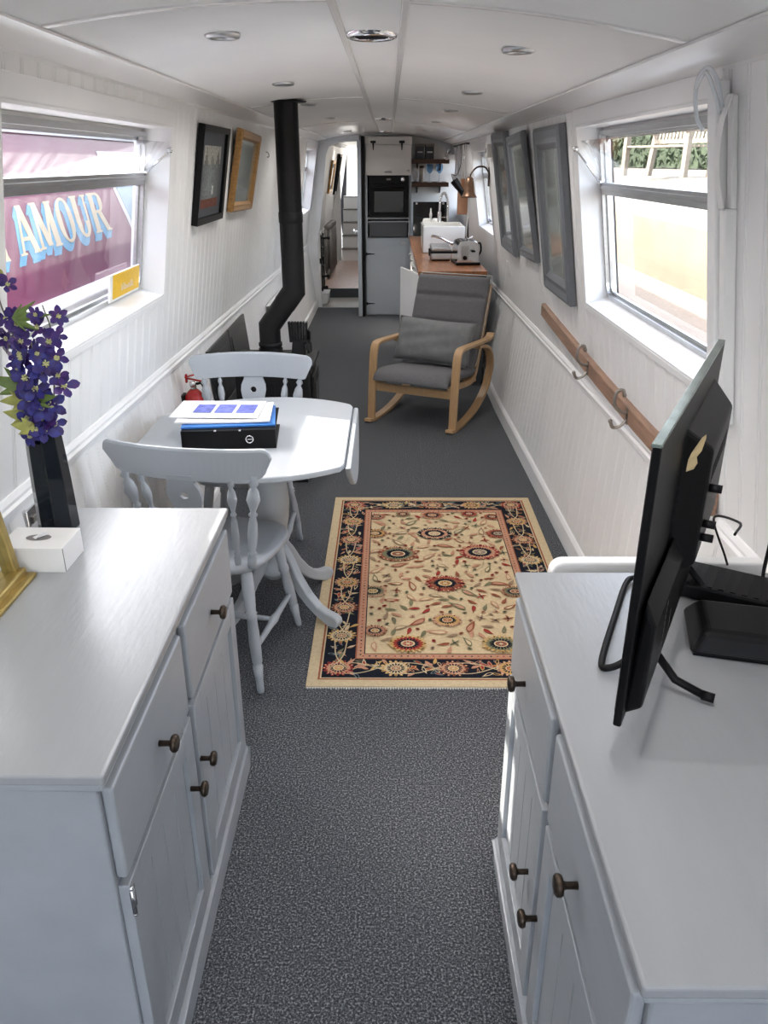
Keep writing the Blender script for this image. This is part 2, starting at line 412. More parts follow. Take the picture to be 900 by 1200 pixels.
# passage: step, threshold, boards
b = MB(); b.box(-.95,-.33,10.14,10.95,-.06,.004); S('trim_6', b, 'stepwood')
b = MB(); b.box(-.95,-.33,10.93,10.97,0,.12); S('trim_7', b, 'dark')
b = MB(); b.box(-.98,-.33,10.965,14.3,-.04,.12); S('floor', b, 'pinkfloor')
# stern stairs
st = thing('stern_steps', 'white painted steps with dark nosings climbing to the bright stern doorway', 'steps', (-.62,14.3,.12))
for i in range(5):
    y0 = 14.2+i*.2; z0 = .12+i*.2
    r = build('riser', MB().box(-.80,-.36,y0,y0+1.2-i*.2,z0,z0+.185), 'white', st)
    build('tread', MB().box(-.805,-.36,y0-.02,y0+1.2-i*.2,z0+.185,z0+.2), 'mat2', st)
b = MB(); b.box(-1.0,-.83,14.6,14.65,0,2); b.box(-.36,.95,14.6,14.65,0,2); S('wall_back', b, 'white')

# ------------------------------------------------------------------ windows
def win_frame(side, w, n, hopper=True, glassm='glass', zt=1.58, depth=.10):
    y0, y1, z0, z1 = w
    e = thing('window_%d' % n, None, None, (WX(side,z0,(y0+y1)/2), (y0+y1)/2, z0), kind='structure')
    P = lambda y, z, off: Vector((WX(side,z,y,-off), y, z))
    def strip(y_a,z_a,y_b,z_b,o0,o1,y_c,z_c,y_d,z_d):
        pass
    # lining of the reveal
    mb = MB(); D = depth+.035; t = .008
    A = [(y0,z0),(y1,z0),(y1,z1),(y0,z1)]; B = [(y0+t,z0+t),(y1-t,z0+t),(y1-t,z1-t),(y0+t,z1-t)]
    for k in range(4):
        a, b2, c, d = A[k], A[(k+1) % 4], B[(k+1) % 4], B[k]
        mb.add([P(*a,-.006),P(*b2,-.006),P(*c,-.006),P(*d,-.006),P(*a,D),P(*b2,D),P(*c,D),P(*d,D)], [(3,2,1,0),(4,5,6,7),(0,1,5,4),(1,2,6,5),(2,3,7,6),(3,0,4,7)])
    # fillet: sloping sill board
    mb.add([P(y0,z0+.002,-.006),P(y1,z0+.002,-.006),P(y1,z0+.034,depth),P(y0,z0+.034,depth),P(y0,z0,depth),P(y1,z0,depth)], [(0,1,2,3),(3,2,5,4),(0,3,4),(1,5,2)])
    build('window_reveal', mb, 'white', e)
    # flat surround on the lining
    mb = MB()
    def ring(ya,yb,za,zb, o0,o1, wl,wr,wb,wt):
        A = [(ya-wl,za-wb),(yb+wr,za-wb),(yb+wr,zb+wt),(ya-wl,zb+wt)]; B = [(ya,za),(yb,za),(yb,zb),(ya,zb)]
        for k in range(4):
            a, b2, c, d = A[k], A[(k+1) % 4], B[(k+1) % 4], B[k]
            mb.add([P(*a,o0),P(*b2,o0),P(*c,o0),P(*d,o0),P(*a,o1),P(*b2,o1),P(*c,o1),P(*d,o1)], [(3,2,1,0),(4,5,6,7),(0,1,5,4),(1,2,6,5),(2,3,7,6),(3,0,4,7)])
    ring(y0,y1,z0,z1,-.007,.004,.03,.035,.022,.055)
    build('window_surround', mb, 'white', e, bevel=.003)
    # aluminium frame with rounded lower corners
    fy0, fy1, fz0, fz1 = y0+.008, y1-.008, z0+.03, z1-.02
    def rr(ya,yb,za,zb,r,N=6):
        pts = []
        for cy, cz, a0, rad in ((ya+r,za+r,pi,r),(yb-r,za+r,1.5*pi,r),(yb-r*.35,zb-r*.35,0,r*.35),(ya+r*.35,zb-r*.35,.5*pi,r*.35)):
            for i in range(N+1):
                a = a0+i/N*pi/2; pts.append((cy+rad*cos(a), cz+rad*sin(a)))
        return pts
    mb = MB()
    for (i0, i1, o0, o1) in ((0,.018,depth-.012,depth+.02),(.018,.030,depth+.004,depth+.016)):
        A = rr(fy0+i0,fy1-i0,fz0+i0,fz1-i0,.06-i0); B = rr(fy0+i1,fy1-i1,fz0+i1,fz1-i1,.06-i1); N = len(A)
        for k in range(N):
            j = (k+1) % N
            mb.add([P(*A[k],o0),P(*A[j],o0),P(*B[j],o0),P(*B[k],o0),P(*A[k],o1),P(*A[j],o1),P(*B[j],o1),P(*B[k],o1)], [(3,2,1,0),(4,5,6,7),(0,1,5,4),(1,2,6,5),(2,3,7,6),(3,0,4,7)])
    build('window_frame', mb, 'alu', e, label='brushed aluminium frame')
    # filler between reveal and frame corners
    mb = MB(); A = [(y0,z0),(y1,z0),(y1,z1),(y0,z1)]; B = rr(fy0,fy1,fz0,fz1,.06); N = len(B); q = N//4
    for k in range(4):
        for i in range(q-1 if True else 0):
            mb.add([P(*A[k],depth+.01),P(*B[k*q+i],depth+.01),P(*B[k*q+i+1],depth+.01)], [(0,1,2)])
        mb.add([P(*A[k],depth+.01),P(*B[k*q+q-1],depth+.01),P(*B[((k+1)*q) % N],depth+.01),P(*A[(k+1) % 4],depth+.01)], [(0,1,2,3)])
    build('corner_filler', mb, 'upvc', e)
    # transom
    mb = MB(); mb.add([P(fy0+.02,zt-.022,depth-.016),P(fy1-.02,zt-.022,depth-.016),P(fy1-.02,zt-.022,depth+.018),P(fy0+.02,zt-.022,depth+.018),
             P(fy0+.02,zt+.022,depth-.016),P(fy1-.02,zt+.022,depth-.016),P(fy1-.02,zt+.022,depth+.018),P(fy0+.02,zt+.022,depth+.018)], [(3,2,1,0),(4,5,6,7),(0,1,5,4),(1,2,6,5),(2,3,7,6),(3,0,4,7)])
    mb.add([P(fy0+.02,zt-.004,depth-.022),P(fy1-.02,zt-.004,depth-.022),P(fy1-.02,zt-.004,depth-.01),P(fy0+.02,zt-.004,depth-.01),
             P(fy0+.02,zt+.010,depth-.022),P(fy1-.02,zt+.010,depth-.022),P(fy1-.02,zt+.010,depth-.01),P(fy0+.02,zt+.010,depth-.01)], [(3,2,1,0),(4,5,6,7),(0,1,5,4),(1,2,6,5),(2,3,7,6),(3,0,4,7)])
    build('transom', mb, 'alu', e, bevel=.003)
    mb = MB(); a, bq = fz0+.02, zt-.015
    mb.add([P(fy0+.02,a,depth+.008),P(fy1-.02,a,depth+.008),P(fy1-.02,bq,depth+.008),P(fy0+.02,bq,depth+.008)], [(0,1,2,3)])
    build('pane', mb, glassm, e)
    tilt = .085 if hopper else -.003
    ht = fz1-.035
    mb = MB()
    q = [P(fy0+.03,zt+.018,depth-.006),P(fy1-.03,zt+.018,depth-.006),P(fy1-.03,ht,depth-.006-tilt),P(fy0+.03,ht,depth-.006-tilt)]
    q2 = [p+Vector((side*.004,0,0)) for p in q]
    mb.add(q+q2, [(0,1,2,3),(7,6,5,4),(0,4,5,1),(1,5,6,2),(2,6,7,3),(3,7,4,0)])
    build('hopper_pane', mb, glassm, e)
    if hopper:
        mb = MB(); yy = fy1-.02
        mb.tube([P(yy,zt+.02,depth-.02), P(yy+.004,ht-.03,depth-.02-tilt)], .004, 8); mb.sphere(P(yy+.003,ht-.028,depth-.022-tilt), .011); mb.sphere(P(yy,zt+.02,depth-.02), .009)
        build('stay_arm', mb, 'chrome', e)
        mb = MB(); mb.obox(P(fy1-.05,fz1-.03,depth-.01), (.02,.04,.03)); build('catch', mb, 'alu', e, bevel=.003)
    return e
win_frame(-1, WL[0], 1, True, 'dirty', 1.612)
win_frame(-1, WL[1], 2, False, 'dirty', 1.60)
win_frame(1, WR[0], 3, True, 'glass', 1.575, .09)
win_frame(1, WR[1], 4, False, 'glass', 1.56, .09)
win_frame(1, WR[2], 5, False, 'glass', 1.56, .09)

# ------------------------------------------------------------------ downlights, roof vents
LIGHTS = [(-.41,2.25),(.335,2.37),(-.42,3.55),(.345,3.72),(-.43,4.75),(.345,4.97),(-.41,6.23),(.35,6.36),(.354,7.96),(-.421,8.85)]
WHERE = ['nearest on the left side of the ceiling','nearest on the right side of the ceiling','left of the ceiling just before the flue pipe','right of the ceiling, second from the camera',
 'left of the ceiling just beyond the flue pipe','right of the ceiling, third from the camera','left of the ceiling, second beyond the flue pipe','right of the ceiling, fourth from the camera','last on the right of the ceiling','last on the left of the ceiling']
lp = None
for (x, y), w in zip(LIGHTS, WHERE):
    z = ceil_z(x); lab = 'small round downlight with a metal rim, ' + w
    if lp is None:
        lp = thing('downlight', lab, 'ceiling light', (x,y,z-.004), 0, 'recessed downlights in the white ceiling', world=False)
        b = MB().lathe([(.024,.004),(.025,-.004),(.034,-.007),(.041,-.005),(.044,0),(.044,.004)], seg=28, caps=False); build('bezel', b, 'alu', lp)
        b = MB().lathe([(.0,.001),(.012,-.0005),(.025,.002)], seg=20, caps=False); build('lens', b, 'lamplens', lp)
    else:
        dup(lp, lab, location=(x,y,z-.004))
for x, y in LIGHTS + [(-.41,1.0),(.335,1.0),(-.6,11.3),(-.6,13.2)]:  # fill spots added at unlit downlights, with extra unseen ones at both ends
    la = bpy.data.lights.new('fill_spot', 'SPOT'); la.energy = FILL; la.spot_size = radians(165); la.spot_blend = 1; la.shadow_soft_size = .035; la.color = (1,.965,.925)
    lo_ = bpy.data.objects.new('fill_spot', la); C.objects.link(lo_); lo_.location = (x,y,ceil_z(x)-.022)
vp = None
for x, y, w in ((-.045,2.33,'nearest, on the ceiling between the two cover strips'),(-.04,6.57,'second along the middle of the ceiling'),(-.04,9.3,'last along the middle, just before the tall cupboard')):
    z = ceil_z(x); lab = 'large round slotted chrome roof vent, ' + w
    if vp is None:
        vp = thing('roof_vent', lab, 'vent', (x,y,z-.003), 0, 'round roof vents along the middle of the ceiling', world=False)
        build('vent_rim', MB().lathe([(.046,.003),(.048,-.006),(.056,-.009),(.064,-.006),(.067,.003)], seg=36, caps=False), 'chrome', vp)
        b = MB(); b.lathe([(.0,.0),(.046,.0)], seg=30, caps=False); build('vent_disc', b, 'mat2', vp)
        b = MB()
        for yy in (-.024,-.012,0,.012,.024):
            hw = sqrt(.046**2-yy*yy)-.004; b.box(-hw,hw,yy-.003,yy+.003,-.006,-.001)
        build('louvre', b, 'black', vp)
    else: dup(vp, lab, location=(x,y,z-.003))

# ------------------------------------------------------------------ outside
b = MB(); b.box(-30,-3.2,-30,60,-.6,.42); b.box(-1.34,-1.16,-30,60,-.6,.42); b.box(1.13,1.28,-30,60,-.6,.42); S('canal_water', b, 'water')
b = MB(); b.box(1.28,2.5,-20,60,-.6,.67); S('towpath_ground', b, 'quay')
b = MB()
b.hexa([(2.5,-20,-.6),(2.85,-20,-.6),(2.85,60,-.6),(2.5,60,-.6),(2.5,-20,1.18),(2.85,-20,1.18),(2.85,60,1.18),(2.5,60,1.18)])
S('quay_wall', b, 'stone')
tag(center(build('stone_pier', MB().box(2.36,2.499,4.2,5.75,.665,1.175), 'stone2', bevel=.015)), 'squared brown stone pier at the near end of the pale quay wall', 'pier')
b = MB(); b.hexa([(2.85,-20,.2),(40,-20,.2),(40,60,.2),(2.85,60,.2),(2.85,-20,1.175),(40,-20,2.0),(40,60,2.0),(2.85,60,1.175)])
b2 = MB(); b2.add([(2.85,-20,1.178),(4.6,-20,1.46),(4.6,70,1.46),(2.85,70,1.178),(60,-20,1.55),(60,70,1.55)], [(0,1,2,3),(1,4,5,2)]); S('terrace_ground', b2, 'terrace')
# hedge: a rippled body with leaves scattered over it
b = MB(); random.seed(3)
for i in range(2600):
    y = random.uniform(14,40); z = random.uniform(1.5,2.75); x = 9 + random.uniform(-.25,.25) + (.3 if z > 2.6 else 0)
    R_ = rot(random.uniform(0,6),random.uniform(0,6),random.uniform(0,6)); s_ = random.uniform(.07,.15)
    b.add([Vector((x,y,z))+R_ @ Vector(p)*s_ for p in ((-1,0,0),(0,-.45,.1),(1,0,0),(0,.45,.1))], [(0,1,2,3)])
b.box(9.0,9.9,13.9,40,1.5,2.65)
h = build('hedge', b, 'hedge', kind='stuff'); h['label'] = 'dark green hedge beyond the pale paving seen through the top of the right window'; h['category'] = 'hedge'
# garden bench
bn = thing('garden_bench', 'weathered slatted wooden garden bench on the pale terrace outside the right window', 'bench', (4.35,13.6,1.46), radians(-66), world=False)
for x in (-.68,.68):
    build('leg', MB().box(x-.04,x+.04,-.30,-.22,0,.62), 'teak', bn); build('leg', MB().hexa([(x-.04,.20,0),(x+.04,.20,0),(x+.04,.28,0),(x-.04,.28,0),(x-.04,.33,.98),(x+.04,.33,.98),(x+.04,.40,.98),(x-.04,.40,.98)]), 'teak', bn)
    build('armrest', MB().box(x-.05,x+.05,-.34,.28,.62,.66), 'teak', bn, bevel=.01)
b = MB(); 
for i in range(6): b.box(-.66,.66,-.29+i*.09,-.22+i*.09,.42,.45)
build('seat', b, 'teak', bn)
b = MB(); b.box(-.66,.66,.30,.34,.86,.95); b.box(-.66,.66,.25,.29,.48,.54)
for i in range(17): x = -.62+i*.0775; b.hexa([(x-.022,.262,.54),(x+.022,.262,.54),(x+.022,.28,.54),(x-.022,.28,.54),(x-.022,.31,.87),(x+.022,.31,.87),(x+.022,.33,.87),(x-.022,.33,.87)])
build('backrest', b, 'teak', bn)

# the plum boat moored alongside on the left
BX = lambda z, o=0: -(1.4+.16*(z-1.4)) + o
nb = thing('narrowboat', 'plum-red narrowboat with cream and blue lettering moored close outside the left window', 'boat', (-2.2,5,.3))
b = MB(); b.hexa([(-3.3,-6,.3),(-1.32,-6,.3),(-1.32,16,.3),(-3.3,16,.3),(-3.25,-6,1.10),(-1.26,-6,1.10),(-1.26,16,1.10),(-3.25,16,1.10)]); build('hull', b, 'hull', nb)
b = MB(); b.hexa([(-3.25,-6,1.10),(-1.25,-6,1.10),(-1.25,16,1.10),(-3.25,16,1.10),(-3.25,-6,1.165),(-1.25,-6,1.165),(-1.25,16,1.165),(-3.25,16,1.165)]); build('gunwale', b, 'boatwhite', nb, bevel=.01)
b = MB(); b.hexa([(-3.15,-5.5,1.16),(BX(1.16),-5.5,1.16),(BX(1.16),14,1.16),(-3.15,14,1.16),(-3.05,-5.5,1.79),(BX(1.79),-5.5,1.79),(BX(1.79),14,1.79),(-3.05,14,1.79)]); build('cabin_side', b, 'maroon', nb)
b = MB(); N = 10; x0, x1 = BX(1.79,.015), -3.07
prof = [(x0,1.775),(x0,1.80)] + [(x0+(x1-x0)*i/N, 1.80+.09*sin(pi*i/N)) for i in range(1,N)] + [(x1,1.80),(x1,1.775)]
b.prism(prof, lambda u,v,t: (u,t,v), -5.55, 14.05); build('cabin_roof', b, 'boatwhite', nb)
b = MB(); b.tube([(BX(1.79,-.12),-5,1.86),(BX(1.79,-.12),14,1.86)], .014, 8); build('roof_handrail', b, 'boatblue', nb)
# slanted white-edged blue panel
def side_poly(pts, off, th=.003):
    b = MB(); b.prism(pts, lambda u,v,t: (BX(v,off+t),u,v), 0, th); return b
pan = build('side_panel', side_poly([(4.30,1.72),(9.0,1.72),(9.0,1.20),(4.62,1.20)], 0), 'boatwhite', nb, label='white slanted border panel')
build('panel_infill', side_poly([(4.385,1.655),(5.2,1.655),(5.2,1.235),(4.655,1.235)], .003), 'boatblue', pan)
build('panel_infill', side_poly([(5.25,1.655),(8.9,1.655),(8.9,1.235),(5.25,1.235)], .003), 'boatblue', pan)
# lettering:  N AMOUR, built of thick and thin strokes with serifs
def letter(ch):
    T, t, s = .30, .11, .045      # thick, thin, serif height (unit = cap height), width 1
    def bar(x0,y0,x1,y1,w): return [(x0-w/2,y0),(x0+w/2,y0),(x1+w/2,y1),(x1-w/2,y1)]
    def serif(x, y, w=.36): return [(x-w/2,y),(x+w/2,y),(x+w/2,y+s),(x-w/2,y+s)]
    def arc(cx, cy, rx, ry, a0, a1, thick, thin, n=14):
        out = []
        for i in range(n):
            q = []
            for a in (a0+(a1-a0)*i/n, a0+(a1-a0)*(i+1)/n):
                w = thin+(thick-thin)*abs(cos(a)); q.append(((cx+rx*cos(a), cy+ry*sin(a)), (cx+(rx-w)*cos(a), cy+(ry-thin)*sin(a))))
            out.append([q[0][1], q[0][0], q[1][0], q[1][1]])
        return out
    if ch == 'A': return [bar(.16,0,.50,1,t), bar(.84,0,.50,1,T*.85), bar(.5,.28,.5,.36,.42), serif(.16,0,.3), serif(.84,0,.36)]
    if ch == 'N': return [bar(.18,0,.18,1,t), bar(.80,0,.22,1,T*.9), bar(.82,.0,.82,1,t), serif(.18,0,.32), serif(.16,1-s,.34), serif(.82,1-s,.32)]
    if ch == 'M': return [bar(.12,0,.18,1,t), bar(.50,.05,.20,1,T*.75), bar(.50,.05,.80,1,t), bar(.88,0,.82,1,T*.8), serif(.12,0,.26), serif(.88,0,.34), serif(.17,1-s,.26), serif(.84,1-s,.3)]
    if ch == 'O': return arc(.5,.5,.46,.52,0,2*pi,T*.85,.07,26)
    if ch == 'U': return [bar(.2,.35,.2,1,T*.9), bar(.82,.35,.82,1,t), serif(.2,1-s,.42), serif(.82,1-s,.32)] + arc(.48,.38,.395,.40,pi,2*pi,T*.85,.09)
    if ch == 'R': return [bar(.2,0,.2,1,T*.85), serif(.2,0,.4), bar(.42,.49,.42,.56,.3), bar(.42,.94,.42,1,.3), bar(.86,0,.52,.52,T*.85), serif(.9,0,.3), serif(.16,1-s,.3)] + arc(.5,.745,.33,.255,-pi/2,pi/2,T*.8,.07)
LET = [('N',2.84,3.04),('A',3.12,3.31),('M',3.31,3.53),('O',3.55,3.745),('U',3.755,3.955),('R',3.975,4.20)]
for ch, ya, yb in LET:
    H0 = .175; polys = letter(ch)
    fn = lambda q, dy=0, dz=0: [(ya+u*(yb-ya)+dy, 1.345+.02*(ya-3.15)+v*H0+dz) for u, v in q]
    lo = MB()
    for i, q in enumerate(polys):
        # overlapping strokes sit a hair apart so that no two faces coincide
        lo.prism(fn(q), lambda u,v,t: (BX(v,t),u,v), .0052, .0065+i*.00003)
    L_ = build('letter', lo, 'cream', nb, label='cream serif letter with blue drop shade')
    sh = MB()
    for k in range(1,8):
        for i, q in enumerate(polys):
            sh.prism(fn(q,-.0048*k,-.0050*k), lambda u,v,t: (BX(v,t),u,v), .001, .0044-k*.0003+i*.00001)
    build('letter_shade', sh, 'sky', L_)

# ------------------------------------------------------------------ camera, sun, sky
cam = bpy.data.cameras.new('camera'); co = bpy.data.objects.new('camera', cam); C.objects.link(co)
F = 930.; pitch = atan(410/F); yaw = atan(5/F/cos(pitch))
co.location = (0,0,1.67); co.rotation_euler = (pi/2-pitch, 0, yaw)
cam.sensor_fit = 'VERTICAL'; cam.sensor_height = 36; cam.lens = F/1200*36; cam.clip_start = .02
bpy.context.scene.camera = co
sun = bpy.data.lights.new('sun', 'SUN'); so = bpy.data.objects.new('sun', sun); C.objects.link(so)
sun.energy = SUN; sun.angle = radians(.6); sun.color = (1,.94,.85)
so.rotation_euler = Vector((1,-.41,-.93)).to_track_quat('-Z','Y').to_euler(); so.location = (-4,4,6)
w = bpy.data.worlds.new('sky'); bpy.context.scene.world = w; w.use_nodes = True; n = w.node_tree
bg = n.nodes['Background']; sk = n.nodes.new('ShaderNodeTexSky'); sk.sky_type = 'NISHITA'; sk.sun_disc = False
sk.sun_elevation = radians(38.6); sk.sun_rotation = math.atan2(-1,.6); sk.air_density = 1.0; sk.dust_density = 3.0; sk.ozone_density = 1.0
hs = n.nodes.new('ShaderNodeHueSaturation'); hs.inputs['Saturation'].default_value = .45
n.links.new(sk.outputs[0], hs.inputs['Color']); n.links.new(hs.outputs[0], bg.inputs['Color']); bg.inputs['Strength'].default_value = SKY
vs_ = bpy.context.scene.view_settings
vs_.view_transform = 'Standard'; vs_.look = 'None'; vs_.gamma = 1; vs_.use_curve_mapping = False; vs_.exposure = EXPO

#@@PART3
# ------------------------------------------------------------------ sideboards
def knob(parent, x, y, z, sx):
    b = MB().lathe([(.006,0),(.0055,.018),(.007,.022),(.015,.024),(.017,.028),(.0165,.033),(.012,.036),(.0,.037)], (x,y,z), (sx,0,0), 20)
    for k in range(10):
        a = 2*pi*k/10; b.sphere((x+sx*.034, y+.0125*cos(a), z+.0125*sin(a)), .0022, 6, 4)
    return build('knob', b, 'bronze', parent, label='dark bronze patterned knob')
def sideboard(nm, label, xb, xf, y0, y1, H, ydiv, draw, doors, hinge, sx):
    """xb back, xf front face, sx = direction the front faces"""
    t = thing(nm, label, 'sideboard', ((xb+xf)/2,(y0+y1)/2,0))
    b = MB(); b.box(xb,xf,y0+.012,y1-.012,.0,H-.02); build('body', b, 'grey', t, bevel=.003)
    b = MB(); b.box(xb,xf+sx*.020,y0-.004,y1+.004,H-.02,H)
    build('top_board', b, 'greytop', t, bevel=.005, seg=3)
    b = MB(); b.box(xb,xf+sx*.014,y0+.002,y1-.002,H-.036,H-.022); build('top_moulding', b, 'grey', t, bevel=.004)
    b = MB(); b.box(xb,xf+sx*.022,y0-.003,y1+.003,0,.068); b.prism([(xf,.068),(xf+sx*.022,.068),(xf+sx*.008,.086),(xf,.086)], lambda u,v,t_: (u,t_,v), y0-.003, y1+.003)
    build('plinth', b, 'grey', t, bevel=.003)
    zd = H-.235
    gaps = [(y0+.022, ydiv-.017), (ydiv+.017, y1-.022)]
    for i, (a, c) in enumerate(gaps):
        d = build('drawer', MB().box(xf,xf+sx*.019,a,c,zd,H-.048), 'grey', t, bevel=.006, seg=3)
        knob(d, xf+sx*.018, draw[i], H-.150, sx)
        b = MB(); z0, z1 = .098, zd-.016; w = .055; ya, yb = a, c
        b.box(xf,xf+sx*.019,ya,ya+w,z0,z1); b.box(xf,xf+sx*.019,yb-w,yb,z0,z1); b.box(xf,xf+sx*.019,ya+w,yb-w,z0,z0+.06); b.box(xf,xf+sx*.019,ya+w,yb-w,z1-.055,z1)
        # recessed tongue-and-groove panel
        nb_ = 4; pw = (yb-ya-2*w)/nb_
        for k in range(nb_): b.box(xf,xf+sx*.0085,ya+w+k*pw+.0012,ya+w+(k+1)*pw-.0012,z0+.06,z1-.055)
        b.box(xf,xf+sx*.006,ya+w,yb-w,z0+.06,z1-.055)
        dr = build('door', b, 'grey', t, bevel=.0022)
        knob(dr, xf+sx*.018, doors[i], hinge[0], sx)
        yy = a+.001 if i == 0 else c-.001
        for zz in ((.17, z1-.035) if hinge[1] and i == 0 else ()):
            hb = MB().tube([(xf+sx*.021,yy,zz-.026),(xf+sx*.021,yy,zz+.026)], .0042, 8)
            hb.sphere((xf+sx*.021,yy,zz-.029), .0045, 8, 5); hb.sphere((xf+sx*.021,yy,zz+.029), .0045, 8, 5); hb.box(xf+sx*.0185,xf+sx*.0205,yy-.004,yy+(.016 if i == 0 else -.016),zz-.024,zz+.024)
            build('hinge', hb, 'chrome', dr, label='small ornate chrome hinge')
    return t
sideboard('sideboard','grey painted two-door sideboard on the left holding the black vase of violet flowers', -.882,-.436,.905,1.882,.85,1.375,(1.152,1.613),(1.303,1.397),(.452,True),1)
sideboard('sideboard','grey painted two-door sideboard on the right carrying the television', .832,.298,.585,1.535,.85,1.078,(.845,1.336),(1.051,1.158),(.378,False),-1)

# rounded white board standing behind the right sideboard
b = MB(); r = .03; pts = []
for cx_, cz_, a0 in ((.375+r,.855-r,pi),(.86-r,.855-r,pi/2)):
    pass
pts = [(.36,0.0)] + [(.36+r-r*cos(a), .862-r+r*sin(a)) for a in [i*pi/12 for i in range(7)]] + [(.83,.862),(.83,0.0)]
b.prism(pts, lambda u,v,t: (u,t,v), 1.556, 1.592)
tag(center(build('folded_tabletop', b, 'white', bevel=.005)), 'white board with a rounded corner standing behind the right sideboard', 'board')

# ------------------------------------------------------------------ vase and flowers
VX, VY = -.806, 1.762
v = thing('vase', 'tall black glazed vase with faceted sides, on the left sideboard behind the tissue box', 'vase', (VX,VY,.85))
b = MB(); prof = [(0,.0),(.046,.0),(.0485,.006),(.0475,.05),(.046,.12),(.0435,.19),(.0405,.245),(.041,.25),(.037,.25),(.036,.2),(.03,.03),(0,.03)]
b.lathe(prof, (VX,VY,.85), seg=8, rot0=radians(14), smooth=False, caps=False); build('vase_body', b, 'vase', v, bevel=.006, seg=3)
random.seed(21)
def flower(c, n, r, face, mtl, parent):
    """five cupped petals round a pale centre, facing `face`"""
    face = Vector(face).normalized(); q = Vector((0,0,1)).rotation_difference(face).to_matrix(); b = MB(); c = Vector(c)
    a00 = random.uniform(0,6)
    for k in range(n):
        a = a00+2*pi*k/n + random.uniform(-.12,.12); d = Vector((cos(a),sin(a),0)); p = Vector((-sin(a),cos(a),0)); L = r*random.uniform(.85,1.12); w = L*.34
        cup = random.uniform(.05,.35); rows = [(0,.1,0),(.3,.62,.06),(.62,1,.10),(.88,.72,.22*cup/.2),(1.06,.06,.30*cup/.2)]
        vs = []
        for s_, ww, h in rows:
            for t_ in (-1,0,1): vs.append(c + q @ (d*(L*s_) + p*(w*ww*t_) + Vector((0,0,L*(h + (.10 if t_ else 0)*ww)))))
        fs = [(i*3+j, i*3+j+1, (i+1)*3+j+1, (i+1)*3+j) for i in range(4) for j in range(2)]
        b.add(vs, fs, True)
    f = build('flower', b, mtl, parent)
    b = MB()
    for k in range(6):
        a = k*1.05; b.obox(c+q @ Vector((cos(a)*r*.13, sin(a)*r*.13, r*.14)), (r*.16,r*.1,r*.24), q @ rot(.5*cos(a),.5*sin(a),a))
    build('flower_centre', b, 'stamen', f)
def leafshape(parent, c, d, L, w, mtl):
    c = Vector(c); d = Vector(d).normalized(); sdir = d.cross(Vector((.2,-.9,.3))).normalized(); b = MB(); nrm = sdir.cross(d)
    for ang, sc in ((0,1),(.55,.72),(-.55,.72),(.95,.42),(-.95,.42)):
        dd = (Matrix.Rotation(ang,3,nrm) @ d); ss = (Matrix.Rotation(ang,3,nrm) @ sdir)
        vs = []
        for s_, ww in ((0,.25),(.35,1),(.7,.6),(1,.04)):
            for t_ in (-1,0,1): vs.append(c + dd*L*sc*s_ + ss*w*sc*.5*ww*t_ + nrm*(L*(.06*(1-abs(t_))-.12*s_*s_)))
        b.add(vs, [(i*3+j, i*3+j+1, (i+1)*3+j+1, (i+1)*3+j) for i in range(3) for j in range(2)], True)
    build('leaf', b, mtl, parent)
STK = [ # label, path, flower list (t along path), radius
 ('tallest violet flower stem, leaning left to the window edge', [(VX,VY,.96),(VX-.005,VY,1.12),(-.812,1.77,1.26),(-.845,1.765,1.37),(-.852,1.76,1.47)], [(.34,.026),(.45,.024),(.52,.026),(.6,.026),(.68,.025),(.74,.026),(.8,.025),(.85,.024),(.9,.022),(.62,.024),(.72,.023),(.94,.02),(.56,.022),(.77,.021),(.87,.022),(.97,.018)], 'petal'),
 ('violet flower stem at the front of the vase with the largest blooms', [(VX+.01,VY-.01,.96),(VX+.012,VY-.015,1.11),(-.785,1.735,1.22),(-.78,1.73,1.31)], [(.36,.031),(.45,.033),(.55,.034),(.62,.033),(.72,.032),(.80,.032),(.88,.031),(.5,.03),(.68,.03),(.95,.026),(.41,.028),(.33,.027),(.58,.027),(.75,.028),(.83,.026),(.98,.022),(.39,.024)], 'petal2'),
 ('violet flower stem leaning right over the vase rim', [(VX+.015,VY,.96),(VX+.022,VY,1.10),(-.758,1.755,1.20),(-.745,1.76,1.32),(-.755,1.76,1.385)], [(.36,.028),(.44,.030),(.53,.030),(.6,.029),(.68,.028),(.76,.028),(.85,.026),(.93,.024),(.49,.028),(.33,.026),(.57,.025),(.71,.026),(.80,.024),(.98,.02),(.40,.024)], 'petal'),
 ('mauve flower stem at the back of the vase, mostly small buds', [(VX-.015,VY+.01,.96),(VX-.02,VY+.015,1.11),(-.835,1.79,1.22),(-.845,1.80,1.33)], [(.36,.026),(.45,.024),(.55,.02)], 'petal'),
]
